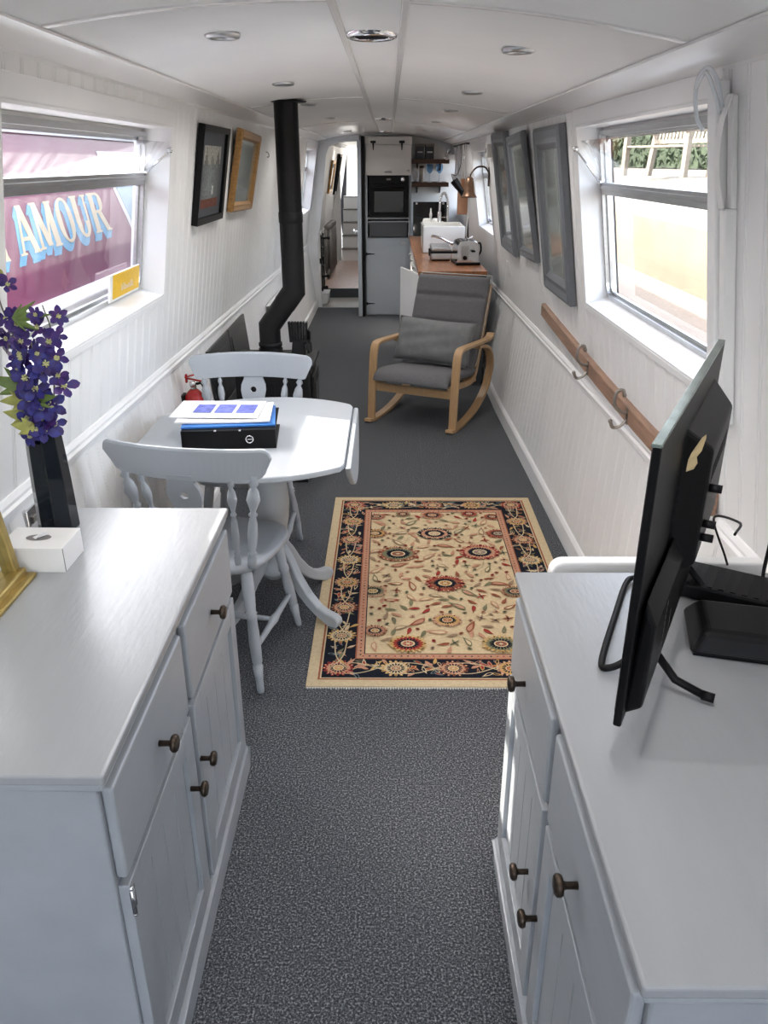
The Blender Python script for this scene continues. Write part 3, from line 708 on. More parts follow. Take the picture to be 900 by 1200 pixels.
for si, (lab, path, fl, pm) in enumerate(STK):
    t = thing('delphinium_stem', lab, 'flower', path[0], group=None)
    P = smoothpath(path, 8); build('stem', MB().tube(P, [.0028-.0015*i/len(P) for i in range(len(P))], 7), 'stem', t)
    for k, (u, r) in enumerate(fl):
        p = P[min(int(u*(len(P)-1)),len(P)-1)]; a = k*2.4+si
        off = Vector((cos(a)*(.022+.012*(k % 3)/2), -abs(sin(a))*.026-.004, .010*sin(3*a)))
        if si == 3: off = Vector((cos(a)*.02, sin(a)*.02, 0))
        flower(p+off, 5+(k % 2), r, Vector((cos(a)*.8, -1.0, .35+.3*sin(a*2))), pm, t)
    if si == 3:
        b = MB(); 
        for k in range(46):
            p = P[random.randint(18,len(P)-1)]; q = p+Vector((random.uniform(-.024,.024),random.uniform(-.03,.01),random.uniform(-.012,.03)))
            b.tube([p, (p+q)/2+Vector((0,0,.004)), q], .0009, 4); b.sphere(q, (.0045,.0045,.007), 6, 4)
        build('bud_cluster', b, 'bud', t, kind='stuff')
    if si == 0:
        b = MB()
        for k in range(14):
            p = P[-1]+Vector((random.uniform(-.015,.02),random.uniform(-.012,.006),random.uniform(-.02,.045))); b.tube([P[-2],p], .001, 4); b.sphere(p, (.006,.006,.009), 6, 4)
        build('bud_cluster', b, 'leafy', t, kind='stuff')
        leafshape(t, (-.815,1.74,1.36), (.9,-.1,.12), .085, .02, 'leaf'); leafshape(t, (-.862,1.75,1.40), (-.2,-.2,.8), .05, .03, 'leafy')
    if si == 1: leafshape(t, (-.79,1.715,1.185), (.8,-.3,.2), .06, .022, 'leaf'); leafshape(t, (-.80,1.71,1.12), (-.9,-.2,.25), .05, .025, 'leafy')
    if si == 3: leafshape(t, (-.83,1.77,1.20), (-.9,-.3,.35), .085, .03, 'leaf'); leafshape(t, (-.825,1.76,1.13), (-.8,-.3,.3), .06, .03, 'leafy'); leafshape(t, (-.83,1.77,1.17), (-.5,-.5,.1), .06, .03, 'leafy')

# ------------------------------------------------------------------ tissue box, gilt mirror, socket
tb = thing('tissue_box', 'white card tissue box with an oval slot, in front of the black vase', 'tissue box', (-.775,1.583,.85), radians(-1), world=False)
W_, D_, H_ = .145, .108, .058
build('carton', MB().box(-W_/2,W_/2,-D_/2,D_/2,0,H_), 'card', tb, bevel=.0012)
b = MB(); n_ = 24
b.add([(.0+.028*cos(2*pi*k/n_)-.018*0, .0+.016*sin(2*pi*k/n_), H_+.0006) for k in range(n_)], [tuple(range(n_))]); build('slot', b, 'mat2', tb)
b = MB(); b.add([(-.006,-.01,H_+.001),(.012,.004,H_+.012),(.02,.012,H_+.004),(0,.006,H_+.001)], [(0,1,2,3)]); b.add([(-.014,.0,H_+.001),(.012,.004,H_+.012),(.0,-.014,H_+.003)], [(0,1,2)]); build('tissue', b, 'paper', tb)
b = MB(); x0 = -W_/2+.012; yb = -D_/2-.0006
b.prism([(x0,.024),(x0+.022,.024),(x0+.022,.0345),(x0+.011,.0375),(x0,.0345)], lambda u,v,t: (u,yb-t,v), 0, .0003); mk = build('printed_mark', b, 'ink', tb, label='small black printed mark')
b = MB()
for k, (a, c) in enumerate(((.0025,.006),(.0075,.011),(.0125,.0155),(.017,.0198))): 
    b.box(x0+a,x0+a+.0012,yb-.0008,yb-.0003,.0265,.0325); 
    if k != 2: b.box(x0+a,x0+c,yb-.0008,yb-.0003,.0312,.0325)
    if k in (1,3): b.box(x0+a,x0+c,yb-.0008,yb-.0003,.0265,.0276)
build('mark_letters', b, 'paper', mk)
b = MB(); b.box(W_/2+.0002,W_/2+.0008,-D_/2+.001,-D_/2+.0035,.001,H_-.001); build('carton_edge', b, 'mat2', tb)

gf = thing('gilt_mirror', 'gilt-framed mirror leaning at the left edge of the left sideboard, beside the tissue box', 'mirror', (-.80,1.51,.85), 0, world=False)
tl = rot(0, radians(-7), 0)
def gbox(x0,x1,y0,y1,z0,z1): 
    b = MB(); b.box(x0,x1,y0,y1,z0,z1); b.v = [tl @ p for p in b.v]; return b
L_ = .50
for a in ((-.014,.012,-.022,0,0,.40),(-.014,.012,-L_,-L_+.022,0,.40),(-.014,.012,-L_,0,.378,.40),(-.014,.024,-L_,0,-.0,.022)): build('frame_side', gbox(*a), 'gold', gf, bevel=.004)
build('mirror_glass', gbox(-.010,-.004,-L_+.02,-.02,.02,.38), 'mirror', gf)
build('foot_ledge', MB().box(-.012,.040,-L_,.004,.0,.010), 'gold', gf, bevel=.003)

sk_ = thing('wall_socket', 'small chrome plate on the left wall just above the left sideboard', 'socket', (WX(-1,.80,1.95), 1.95, .785))
x = WX(-1,.80,1.95); b = MB().box(x,x+.008,1.915,1.985,.752,.822); build('plate', b, 'chrome', sk_, bevel=.003)
build('switch', MB().box(x+.008,x+.014,1.938,1.962,.778,.798), 'mat2', sk_, bevel=.002)

# ------------------------------------------------------------------ television and the things round it
ang = math.atan2(1.59-.945, .665-.337)      # along the screen
tv = thing('television', 'black flat television seen from behind on the right sideboard', 'television', ((.337+.665)/2,(.945+1.59)/2,.853), ang-pi/2, world=False)
# local: +Y along the screen (far), +X is the back of the set, screen faces -X
Wt, Ht = .362, .437; zb = .055
build('screen_panel', MB().box(-.006,.006,-Wt,Wt,zb,zb+Ht), 'plastic', tv, bevel=.003)
build('display', MB().box(-.0075,-.006,-Wt+.01,Wt-.01,zb+.018,zb+Ht-.01), 'gloss', tv)
build('bezel_top', MB().box(-.0075,.006,-Wt,Wt,zb+Ht-.004,zb+Ht+.0015), 'bezel', tv, label='top edge with its greenish reflection painted in', bevel=.001)
b = MB(); b.prism([(-.006,zb),(.022,zb+.02),(.024,zb+.16),(.006,zb+.20)], lambda u,v,t: (u+.006,t,v), -Wt+.03, Wt-.03)
build('lower_housing', b, 'plastic', tv, bevel=.006)
b = MB(); P8 = [(.004,-.10,zb+.12),(.004,.27,zb+.12),(.004,.27,zb+.385),(.004,-.10,zb+.385),(.048,-.06,zb+.14),(.048,.23,zb+.14),(.048,.23,zb+.345),(.048,-.06,zb+.345)]
b.hexa(P8); build('back_housing', b, 'plastic', tv, bevel=.006)
# vents and small printed marks on the back
b = MB()
for k in range(14): b.box(.0482,.0488,-.03+k*.016,-.022+k*.016,zb+.28,zb+.31)
build('vent_slots', b, 'matt', tv)
b = MB()
for k in range(9):
    b.box(.0302,.0306,-.22+.0,-.216,zb+.045+k*.012,zb+.051+k*.012); b.box(.0302,.0306,-.15,-.145,zb+.05+k*.007,zb+.054+k*.007) if k < 7 else None
build('port_labels', b, 'mat2', tv, label='tiny pale port markings')
b = MB()
for z in (.20,.225,.29): build('cable_plug', MB().tube([(.046,-.03,zb+z-.02),(.068,-.03,zb+z-.02)], .007, 10), 'matt', tv)
# tape flap on the back
b = MB(); tp_ = [(.020,.318,.010),(.022,.328,.014),(.021,.338,.011),(.025,.348,.014),(.028,.358,.011),(.031,.368,.008),(.032,.374,.005)]
vs_t = [p for x_, z_, w_ in tp_ for p in ((x_-w_*.5,-.118+x_*.6,zb+z_),(x_+w_*.5,-.112+x_*.6,zb+z_+.004),(x_+w_*.5,-.1105+x_*.6,zb+z_+.004),(x_-w_*.5,-.1165+x_*.6,zb+z_))]
b.add(vs_t, [(i*4+k,i*4+(k+1) % 4,(i+1)*4+(k+1) % 4,(i+1)*4+k) for i in range(6) for k in range(4)]+[(3,2,1,0),(24,25,26,27)])
build('tape_flap', b, 'tape', tv, label='torn brown tape')
pts = [(0,-.10,zb+.02),(-.03,-.125,.02),(-.058,-.145,.006),(-.072,-.12,.006),(-.085,.05,.006),(-.092,.19,.006),(-.07,.215,.008),(-.02,.205,.03),(0,.20,zb+.02)]
build('stand', MB().tube(smoothpath(pts,5), .0062, 8), 'matt', tv)
for y in (-.155,.205):
    b = MB(); b.tube([(.0,y+.02,zb+.02),(.055,y+.005,.022),(.108,y,.008)], .007, 8); b.tube([(.100,y,.0095),(.120,y,.0085)], .0085, 10); build('stand', b, 'matt', tv)
rt = thing('set_top_box', 'squat black set-top box lying behind the television', 'router', (.66,1.27,.85), radians(-14), world=False)
b = MB(); b.hexa([(-.10,-.085,.004),(.10,-.085,.004),(.10,.085,.004),(-.10,.085,.004),(-.075,-.062,.046),(.075,-.062,.046),(.075,.062,.046),(-.075,.062,.046)]); build('casing', b, 'matt', rt, bevel=.012, seg=4)
build('rubber_base', MB().box(-.09,.09,-.075,.075,0,.006), 'plastic', rt)
b = MB(); b.add([(-.02,-.0655,.028),(-.005,-.0655,.028),(-.01,-.064,.034)], [(0,1,2)]); build('printed_mark', b, 'mat2', rt)
sb = thing('media_box', 'low flat black box behind the television, towards the wall', 'box', (.70,1.44,.85), radians(-30), world=False)
build('casing', MB().box(-.13,.13,-.06,.06,.003,.032), 'matt', sb, bevel=.004); b = MB()
for k in range(9): b.box(-.10+k*.022,-.09+k*.022,-.05,.05,.032,.0335)
build('lid_ribs', b, 'plastic', sb)
def cable(nm, lab, pts, r, m='matt'):
    P = smoothpath(pts, 8); o = center(build(nm, MB().tube(P, r, 8), m)); return tag(o, lab, 'cable')
cable('power_cable', 'black cable hanging down the right wall at the right edge', [(.785,1.515,1.13),(.80,1.50,1.02),(.80,1.50,.93),(.795,1.49,.87),(.78,1.44,.858),(.80,1.32,.857)], .004)
cable('aerial_cable', 'thin black cable curling down behind the television onto the media box', [(.60,1.245,1.08),(.66,1.36,1.05),(.70,1.56,.97),(.72,1.52,.90),(.72,1.50,.888)], .0025)
cable('mains_lead', 'short black lead trailing off the set-top box to the right', [(.74,1.19,.865),(.78,1.17,.858),(.82,1.12,.856),(.845,1.02,.856)], .0045)
pl = thing('power_adapter', 'small black mains adapter by the wall at the right edge', 'plug', (.835,1.40,.85), 0, world=False)
build('casing', MB().box(-.02,.02,-.03,.03,0,.03), 'matt', pl, bevel=.005); build('cable_grip', MB().tube([(0,-.03,.015),(0,-.05,.013)], [.007,.004], 10), 'plastic', pl)

# ------------------------------------------------------------------ oak coat rail
cr = thing('coat_rail', 'long brown oak rail with metal double hooks on the right wall', 'coat rack', (WX(1,.86,3.2), 3.2, .80))
pts = []
for i in range(15):
    y = 1.96+2.52*i/14; z = .832+.022*max(0,(y-2.6))/1.0+.018*max(0,y-2.6)**1.6
    h = .036 if y > 2.2 else .032
    pts.append((y, z))
b = MB(); path = []
for y, z in pts:
    zc = z; x = WX(1,max(zc,dado_z(1,y)+.01),y); path.append(((x-.002, y, zc), (-1,0,.0), (-.0,0,1)))
b.sweep(path, [(0,-.036),(.016,-.036),(.024,-.028),(.025,.028),(.017,.036),(0,.036)], False); build('rail', b, 'oak', cr, bevel=.002)
for y in (2.02,2.76,3.37):
    z = min(pts, key=lambda p: abs(p[0]-y))[1]; x = WX(1,z,y)-.026
    b = MB(); b.obox((x,y,z), (.005,.022,.06)); 
    b.tube(smoothpath([(x,y,z+.01),(x-.03,y,z+.018),(x-.050,y,z+.045),(x-.046,y,z+.088),(x-.026,y,z+.094),(x-.018,y,z+.078)],5), .0065, 8); b.sphere((x-.018,y,z+.076), .008)
    b.tube(smoothpath([(x,y,z-.016),(x-.022,y,z-.040),(x-.046,y,z-.044),(x-.058,y,z-.022)],5), .0062, 8); b.sphere((x-.058,y,z-.020), .008)
    build('hook', b, 'nickel', cr, label='worn metal double coat hook')
b = MB()
for y in (2.45,3.6,4.3):
    z = min(pts, key=lambda p: abs(p[0]-y))[1]; b.lathe([(.006,0),(.004,.002)], (WX(1,z,y)-.026,y,z), (-1,0,0), 10)
build('screw_cap', b, 'tape', cr)

# ------------------------------------------------------------------ blind channel beside the right window
bl = thing('blind_channel', 'white plastic conduit running up the wall at the near side of the right window', 'conduit', (WX(1,1.2,1.9),1.9,1.10))
def wbox(side, y0,y1,z0,z1,o0,o1):
    P = lambda y,z,o: (WX(side,z,y,o), y, z)
    return MB().hexa([P(y0,z0,o0),P(y0,z0,o1),P(y1,z0,o1),P(y1,z0,o0),P(y0,z1,o0),P(y0,z1,o1),P(y1,z1,o1),P(y1,z1,o0)])
build('cover_strip', wbox(1,1.905,1.957,1.08,1.83,.004,.036), 'white', bl, bevel=.004)
build('channel', wbox(1,1.868,1.902,1.08,1.575,.0,.028), 'upvc', bl, bevel=.004)
build('channel', wbox(1,1.872,1.898,1.575,1.80,.0,.014), 'upvc', bl, bevel=.003)
P = [(WX(1,1.58,1.885,.03),1.885,1.575),(WX(1,1.66,1.875,.045),1.872,1.66),(WX(1,1.74,1.87,.04),1.865,1.74),(WX(1,1.80,1.87,.02),1.868,1.80)]
b = MB(); Q = smoothpath(P,5); b.sweep([(p,(0,1,0),(1,0,0)) for p in Q], [(-.014,-.001),(.014,-.001),(.014,.001),(-.014,.001)], False); build('loose_cover', b, 'upvc', bl)
b = MB(); b.tube(smoothpath([(WX(1,1.80,1.9,.03),1.875,1.775),(WX(1,1.80,1.9,.05),1.872,1.825),(WX(1,1.84,1.9,.055),1.91,1.852),(WX(1,1.83,1.9,.055),1.965,1.825),(WX(1,1.76,1.9,.05),1.985,1.765),(WX(1,1.72,1.9,.04),1.975,1.735)],6), .0045, 8)
b.tube(smoothpath([(WX(1,1.80,1.9,.03),1.885,1.765),(WX(1,1.80,1.9,.055),1.86,1.80),(WX(1,1.84,1.9,.06),1.90,1.842),(WX(1,1.83,1.9,.06),1.955,1.815)],6), .004, 8); build('cord_loop', b, 'soap', bl, label='pale grey looped cord')

# yellow card by the left window
yc = thing('yellow_notice', 'yellow card with faint white writing in a clear stand, low in the left window', 'notice', (WX(-1,1.2,3.05,-.085),3.05,1.203))
def lbox(y0,y1,z0,z1,o0,o1): return wbox(-1,y0,y1,z0,z1,o0,o1)
build('stand', lbox(2.915,3.275,1.203,1.300,-.088,-.080), 'upvc', yc, bevel=.003)
build('card_face', lbox(2.945,3.270,1.212,1.297,-.080,-.078), 'yellow', yc, bevel=.001)
b = MB(); random.seed(5)
y = 3.04
while y < 3.19:
    z = 1.232; hh = random.choice((.012,.016,.024)); s_ = lbox(y,y+.0035,z,z+hh,-.0775,-.077); b.add(s_.v, s_.f)
    if random.random() < .6: s_ = lbox(y,y+.009,z,z+.003,-.0775,-.077); b.add(s_.v, s_.f)
    y += .0125
build('writing', b, 'paper', yc)

# ------------------------------------------------------------------ pictures and mirrors on the walls
def wall_frame(side, nm, label, cat, yc, zc, w, h, fw, dep, fm, inner, roll=0, tilt=0, off=.004, double=False):
    x = WX(side,zc,yc,off); lean = math.atan(.16)+tilt
    # local frame: u along +Y, v up the wall, n into the room
    n = Vector((-side,0,0)); v = Vector((-side*sin(lean),0,cos(lean))); u = Vector((0,1,0)); n = u.cross(v) if side < 0 else v.cross(u)
    cr_, sr_ = cos(roll), sin(roll); uu = u*cr_+v*sr_; vv = -u*sr_+v*cr_
    t = thing(nm, label, cat, (x,yc,zc-h/2))
    O = Vector((x,yc,zc))
    f = lambda a,b_,c: O+uu*a+vv*b_+n*c
    def bx(b, a0,a1,b0,b1,c0,c1,col=None):
        if side > 0: pts = [f(a0,b0,c0),f(a1,b0,c0),f(a1,b1,c0),f(a0,b1,c0),f(a0,b0,c1),f(a1,b0,c1),f(a1,b1,c1),f(a0,b1,c1)]
        else: pts = [f(a0,b0,c0),f(a1,b0,c0),f(a1,b1,c0),f(a0,b1,c0),f(a0,b0,c1),f(a1,b0,c1),f(a1,b1,c1),f(a0,b1,c1)]
        return b.hexa(pts, col)
    b = MB(); W2, H2 = w/2, h/2
    prof = [(0,0),(0,dep*.75),(fw*.18,dep),(fw*.5,dep*.82),(fw*.72,dep*.86),(fw,dep*.45),(fw,0)] if double else [(0,0),(0,dep),(fw,dep*.8),(fw,0)]
    cs = [(-1,-1),(1,-1),(1,1),(-1,1)]; vs = []
    for sx_, sy_ in cs:
        for p, q in prof: vs.append(f(sx_*(W2-p), sy_*(H2-p), q))
    m = len(prof); b.add(vs, [(k*m+i,k*m+(i+1) % m,((k+1) % 4)*m+(i+1) % m,((k+1) % 4)*m+i) for k in range(4) for i in range(m)])
    build('frame', b, fm, t, bevel=.0015)
    build('backing', bx(MB(),-W2+.004,W2-.004,-H2+.004,H2-.004,0,.004), 'walnut', t)
    inner(t, f, bx, W2-fw, H2-fw, dep)
    return t
def mirror_in(t, f, bx, a, b_, dep): build('mirror_glass', bx(MB(),-a-.004,a+.004,-b_-.004,b_+.004,dep*.3,dep*.3+.003), 'framedglass', t)
def street_pic(t, f, bx, a, b_, dep):
    build('mount', bx(MB(),-a-.003,a+.003,-b_-.003,b_+.003,.004,dep*.35), 'picmat', t)
    b = MB(); d0 = dep*.35; random.seed(9)
    A, B = a*.70, b_*.74; cz = -.01
    G = 22; Hh = 34      # a small dyed picture: pale sky, spires, wet street, warm foot
    for i in range(G):
        for j in range(Hh):
            u, v = (i+.5)/G, (j+.5)/Hh
            sky = v > .70 - .12*max(0,1-abs(u-.18)*9) + 0
            spire = any(v < .72+hh*max(0,1-abs(u-c)*w) for c, hh, w in ((.16,.24,9),(.5,.16,9),(.85,.22,8)))
            g = .55 if (v > .70 and not spire) else .17+.17*(1-abs(u-.45)*2)*(1 if v > .2 else .5)
            col = (g*.95,g*.95,g*.85) if v > .70 else (g*.9,g,g)
            if v < .14: col = (.20,.075,.05)
            if abs(u-.62) < .05 and .2 < v < .34: col = (.75,.75,.72)
            k = random.uniform(.8,1.2); col = tuple(c*k for c in col)
            x0_, x1_ = -A+2*A*i/G, -A+2*A*(i+1)/G; y0_, y1_ = cz-B+2*B*j/Hh, cz-B+2*B*(j+1)/Hh
            b.add([f(x0_,y0_,d0+.001),f(x1_,y0_,d0+.001),f(x1_,y1_,d0+.001),f(x0_,y1_,d0+.001)], [(0,1,2,3)], col=col)
    build('print', b, 'artwork', t)
def gilt_pic(t, f, bx, a, b_, dep): build('mirror_glass', bx(MB(),-a-.004,a+.004,-b_-.004,b_+.004,dep*.3,dep*.3+.003), 'framedglass', t)
def dark_in(t, f, bx, a, b_, dep):
    build('mount', bx(MB(),-a-.003,a+.003,-b_-.003,b_+.003,.004,dep*.35), 'picmat', t); build('print', bx(MB(),-a*.6,a*.6,-b_*.7,b_*.7,dep*.35,dep*.35+.002), 'jar', t)
wall_frame(-1,'street_picture','black-framed dark picture of a misty street with spires, left wall beside the window','picture',4.09,1.617,.60,.425,.028,.03,'plastic',street_pic,0,.02)
wall_frame(-1,'gilt_wall_mirror','narrow mirror in a carved gilt wooden frame, left wall between dark picture and flue','mirror',4.98,1.622,.68,.425,.05,.035,'goldwood',gilt_pic,radians(-1.5),.05,off=.012,double=True)
wall_frame(-1,'small_picture','small gilt-edged picture, on the left wall of the far passage','picture',13.0,1.47,.7,.46,.05,.03,'goldwood',dark_in,0,.02)
wall_frame(-1,'dark_wall_panel','tall black-framed picture, farthest on the left wall of the passage','picture',14.35,1.49,.55,.62,.04,.04,'plastic',dark_in,0,.03)
wall_frame(1,'grey_framed_mirror','largest dark grey moulded mirror frame, right wall next to the window','mirror',3.94,1.45,.62,.75,.095,.038,'mirrorgrey',mirror_in,0,.0,double=True)
wall_frame(1,'grey_framed_mirror','middle of the three grey-framed mirrors on the right wall, hanging tilted','mirror',4.83,1.487,.58,.67,.06,.03,'mirrorgrey',mirror_in,radians(-1.6),.03,double=True,off=.012)
wall_frame(1,'grey_framed_mirror','farthest of the three grey-framed mirrors on the right wall, nearest the copper lamp','mirror',5.62,1.485,.62,.74,.085,.038,'mirrorgrey',mirror_in,radians(.8),.0,double=True)
# hook left on the lining
b = MB(); x = WX(-1,1.72,5.95); b.tube(smoothpath([(x,5.95,1.735),(x+.015,5.95,1.728),(x+.022,5.95,1.71),(x+.014,5.95,1.70),(x+.008,5.95,1.706)],4), .003, 6); b.lathe([(.009,0),(.006,.004)], (x-.001,5.95,1.735), (1,0,0), 10)
tag(center(build('picture_hook', b, 'mat2')), 'small bare picture hook on the left wall between the gilt mirror and the flue', 'hook')
#@@PART4
# ------------------------------------------------------------------ rug
random.seed(12)
RX0, RX1, RY0, RY1 = -.285, .755, 2.272, 3.965
b = MB(); Z = [0.0085]
CR, RU, RD, NV, GR, PK, OC, BL = (.58,.46,.29),(.30,.10,.055),(.33,.045,.035),(.012,.014,.022),(.20,.19,.11),(.52,.27,.17),(.56,.34,.12),(.15,.19,.19)
FIELD = (.66,.51,.31)
def rpoly(pts, col):
    Z[0] += .0000012; b.add([(x,y,Z[0]) for x,y in pts], [tuple(range(len(pts)))], col=col)
def rrect(x0,x1,y0,y1,col): rpoly([(x0,y0),(x1,y0),(x1,y1),(x0,y1)], col)
cx, cy = (RX0+RX1)/2, (RY0+RY1)/2
b.box(RX0,RX1,RY0,RY1,.0008,.0083,col=CR)
def inset(d, col): rrect(RX0+d,RX1-d,RY0+d,RY1-d,col)
inset(0,CR); inset(.038,RU); inset(.045,CR); inset(.050,NV); inset(.165,RU); inset(.170,PK); inset(.197,NV); inset(.201,FIELD)
def ell(x,y,rx,ry,a,col,n=10):
    c,s = cos(a),sin(a); rpoly([(x+rx*cos(t)*c-ry*sin(t)*s, y+rx*cos(t)*s+ry*sin(t)*c) for t in [2*pi*i/n for i in range(n)]], col)
def tooth(x,y,r0,r1,w,a,col): rpoly([(x+r0*cos(a)-w*sin(a), y+r0*sin(a)+w*cos(a)),(x+r0*cos(a)+w*sin(a), y+r0*sin(a)-w*cos(a)),(x+r1*cos(a+.06),y+r1*sin(a+.06))], col)
def palm(x,y,r,c1,c2,c3,n=16,sq=.72):
    ell(x,y,r*.74,r*.74*sq,0,tuple((p*.6+q*.4) for p,q in zip(c2,FIELD)),18)
    N_ = n+6
    for lay, (rr, c_, w_) in enumerate(((.84,c1,.17),(.62,c2,.15),(.44,NV,.10))):
        for k in range(N_):
            a = 2*pi*(k+.5*lay)/N_; R = r*rr*random.uniform(.94,1.06); X, Y = x+R*cos(a), y+R*sin(a)*sq; t_ = math.atan2(sin(a)*sq,cos(a))
            ell(X,Y,r*.17,r*w_*.62,t_,c_,6)
            if lay == 0: ell(X+r*.05*cos(a),Y+r*.05*sin(a)*sq,r*.07,r*.045,t_,FIELD if k % 3 else NV,5)
    ell(x,y,r*.36,r*.36*sq,0,FIELD,14); ell(x,y,r*.29,r*.28*sq,0,c3,12)
    for k in range(8): a = 2*pi*k/8; ell(x+r*.19*cos(a),y+r*.19*sin(a)*sq,r*.07,r*.045,a,c2,5)
    ell(x,y,r*.11,r*.10*sq,0,CR,8)
def boteh(x,y,L,a,c1,c2=None):
    n = 9; up = []; dn = []; s = random.choice((-1,1))
    for i in range(n):
        t = i/(n-1); w = L*.22*sin(pi*min(1,t*1.05))**.8*(1-.55*t); bx, by = L*(t-.5), s*L*.28*t*t
        up.append((bx,by+w)); dn.append((bx,by-w))
    pts = up+dn[::-1]; c,s_ = cos(a),sin(a); rpoly([(x+p*c-q*s_, y+p*s_+q*c) for p,q in pts], c1)
    if c2: pts = [(p*.62-L*.06,q*.62) for p,q in pts]; rpoly([(x+p*c-q*s_, y+p*s_+q*c) for p,q in pts], c2)
def sprig(x,y,L,a,c1):
    for k in range(4): boteh(x+L*.3*cos(a+k*1.57),y+L*.3*sin(a+k*1.57),L*.6,a+k*1.57,c1)
    ell(x,y,L*.14,L*.12,0,NV,6)
def vine(x0,y0,x1,y1,bend,col,w=.0016):
    n = 14; dx,dy = x1-x0,y1-y0; L = sqrt(dx*dx+dy*dy); nx,ny = -dy/L,dx/L; P = []
    for i in range(n+1):
        t = i/n; o = bend*sin(pi*t)+bend*.3*sin(2*pi*t); P.append((x0+dx*t+nx*o, y0+dy*t+ny*o))
    for i in range(n):
        (a0,b0),(a1,b1) = P[i],P[i+1]; rpoly([(a0-nx*w,b0-ny*w),(a1-nx*w,b1-ny*w),(a1+nx*w,b1+ny*w),(a0+nx*w,b0+ny*w)], col)
# guard band studs
def guard(d):
    for x in [RX0+d+.01+i*.0235 for i in range(int((RX1-RX0-2*d)/.0235))]:
        for y in (RY0+d,RY1-d): ell(x,y,.0045,.004,0,random.choice((RU,RD,NV)),5)
    for y in [RY0+d+.01+i*.0235 for i in range(int((RY1-RY0-2*d)/.0235))]:
        for x in (RX0+d,RX1-d): ell(x,y,.004,.0045,0,random.choice((RU,RD,NV)),5)
guard(.184)
# main border: rosettes joined by cream and pink scrolling leaves on near-black
def border_run(x0,y0,x1,y1,n,horizontal):
    for i in range(n+1):
        t = i/n; x, y = x0+(x1-x0)*t, y0+(y1-y0)*t
        c1, c2, c3 = ((PK,OC,RD),(OC,CR,RU),(RU,PK,OC))[i % 3]
        if i in (0,n): c1, c2, c3 = RD, PK, OC
        palm(x,y,.056,c1,c2,c3,10,.86)
        if i < n:
            mx, my = x0+(x1-x0)*(i+.5)/n, y0+(y1-y0)*(i+.5)/n; L = (abs(x1-x0)+abs(y1-y0))/n
            for k in range(17):
                u = random.uniform(-.34,.34)*L; v = random.uniform(-.046,.046)
                X, Y = (mx+u,my+v) if horizontal else (mx+v,my+u)
                boteh(X,Y,random.uniform(.028,.05),random.uniform(0,6.28),random.choice((CR,CR,PK,OC,GR,BL,PK)), random.choice((None,RD,NV)))
            for s in (-1,1):
                if horizontal: vine(x,y+s*.03,x+L,y+s*-.03,.018*s,CR,.0022)
                else: vine(x+s*.03,y,x-s*.03,y+L,.018*s,CR,.0022)
d = .1075
border_run(RX0+d,RY0+d,RX1-d,RY0+d,4,True); border_run(RX0+d,RY1-d,RX1-d,RY1-d,4,True)
border_run(RX0+d,RY0+d,RX0+d,RY1-d,7,False); border_run(RX1-d,RY0+d,RX1-d,RY1-d,7,False)
# field: palmettes, curling leaves and vines
fx0, fx1, fy0, fy1 = RX0+.215, RX1-.215, RY0+.215, RY1-.215
def cl(x, lo, hi): return max(lo, min(hi, x))
main = [(cx-.01,3.50,.085,NV,PK,CR),(cx-.19,3.28,.095,RU,GR,RD),(cx+.19,3.30,.095,RD,PK,BL),(cx+.01,3.00,.085,RD,RU,OC),(cx-.01,3.72,.062,PK,RU,PK),(cx+.0,2.70,.06,PK,OC,RD),
 (fx0+.005,3.50,.062,RU,OC,PK),(fx1-.005,3.50,.062,RD,RU,BL),(fx0+.005,2.93,.065,PK,GR,OC),(fx1-.005,2.93,.060,RU,GR,RD),(fx0+.01,3.70,.045,RD,PK,RU),(fx1-.01,3.70,.045,RD,RU,PK),
 (fx0+.02,2.62,.05,RU,PK,OC),(cx-.16,2.53,.075,OC,RD,PK),(cx+.19,2.53,.075,OC,GR,RD),(cx-.16,3.73,.04,GR,RU,PK),(cx+.18,3.735,.045,RU,RD,PK)]
def clipx(pt): return (cl(pt[0],RX0+.201,RX1-.201), cl(pt[1],RY0+.201,RY1-.201))
_rp = rpoly
def rpoly(pts, col): 
    Z[0] += .0000012; b.add([(*clipx(p),Z[0]) for p in pts], [tuple(range(len(pts)))], col=col)
VN = (.38,.33,.20)
for i in range(len(main)):
    x,y = main[i][:2]
    for j in range(2):
        k = (i+1+j*3) % len(main); x2,y2 = main[k][:2]
        if sqrt((x-x2)**2+(y-y2)**2) < .5: vine(x,y,x2,y2,random.choice((-1,1))*.06,VN,.0011)
occ = [(m[0],m[1],m[2]) for m in main]; tries = 0; k = 0
while tries < 9000 and k < 230:
    tries += 1; x = random.uniform(fx0,fx1); y = random.uniform(fy0,fy1); r = random.choice((.016,.02,.027,.034))
    if any((x-a)**2+((y-c)/.85-(0))**2*0+(y-c)**2 < (q*.82+r)**2 for a,c,q in occ): continue
    occ.append((x,y,r)); k += 1; a = random.uniform(0,6.28); col = random.choice((RU,RD,GR,GR,PK,RU,PK,(.33,.22,.14))); 
    if r > .03: boteh(x,y,.092,a,col,random.choice((FIELD,PK,CR)))
    elif r > .024: sprig(x,y,.045,a,col) if random.random() < .5 else boteh(x,y,.070,a,col,FIELD)
    elif r > .018: boteh(x,y,.054,a,col)
    else: ell(x,y,.011,.008,a,col,7); ell(x,y,.005,.004,a,NV,5)
for m in main: palm(m[0],m[1],m[2],m[3],m[4],m[5],20 if m[2] > .08 else 14,.80)
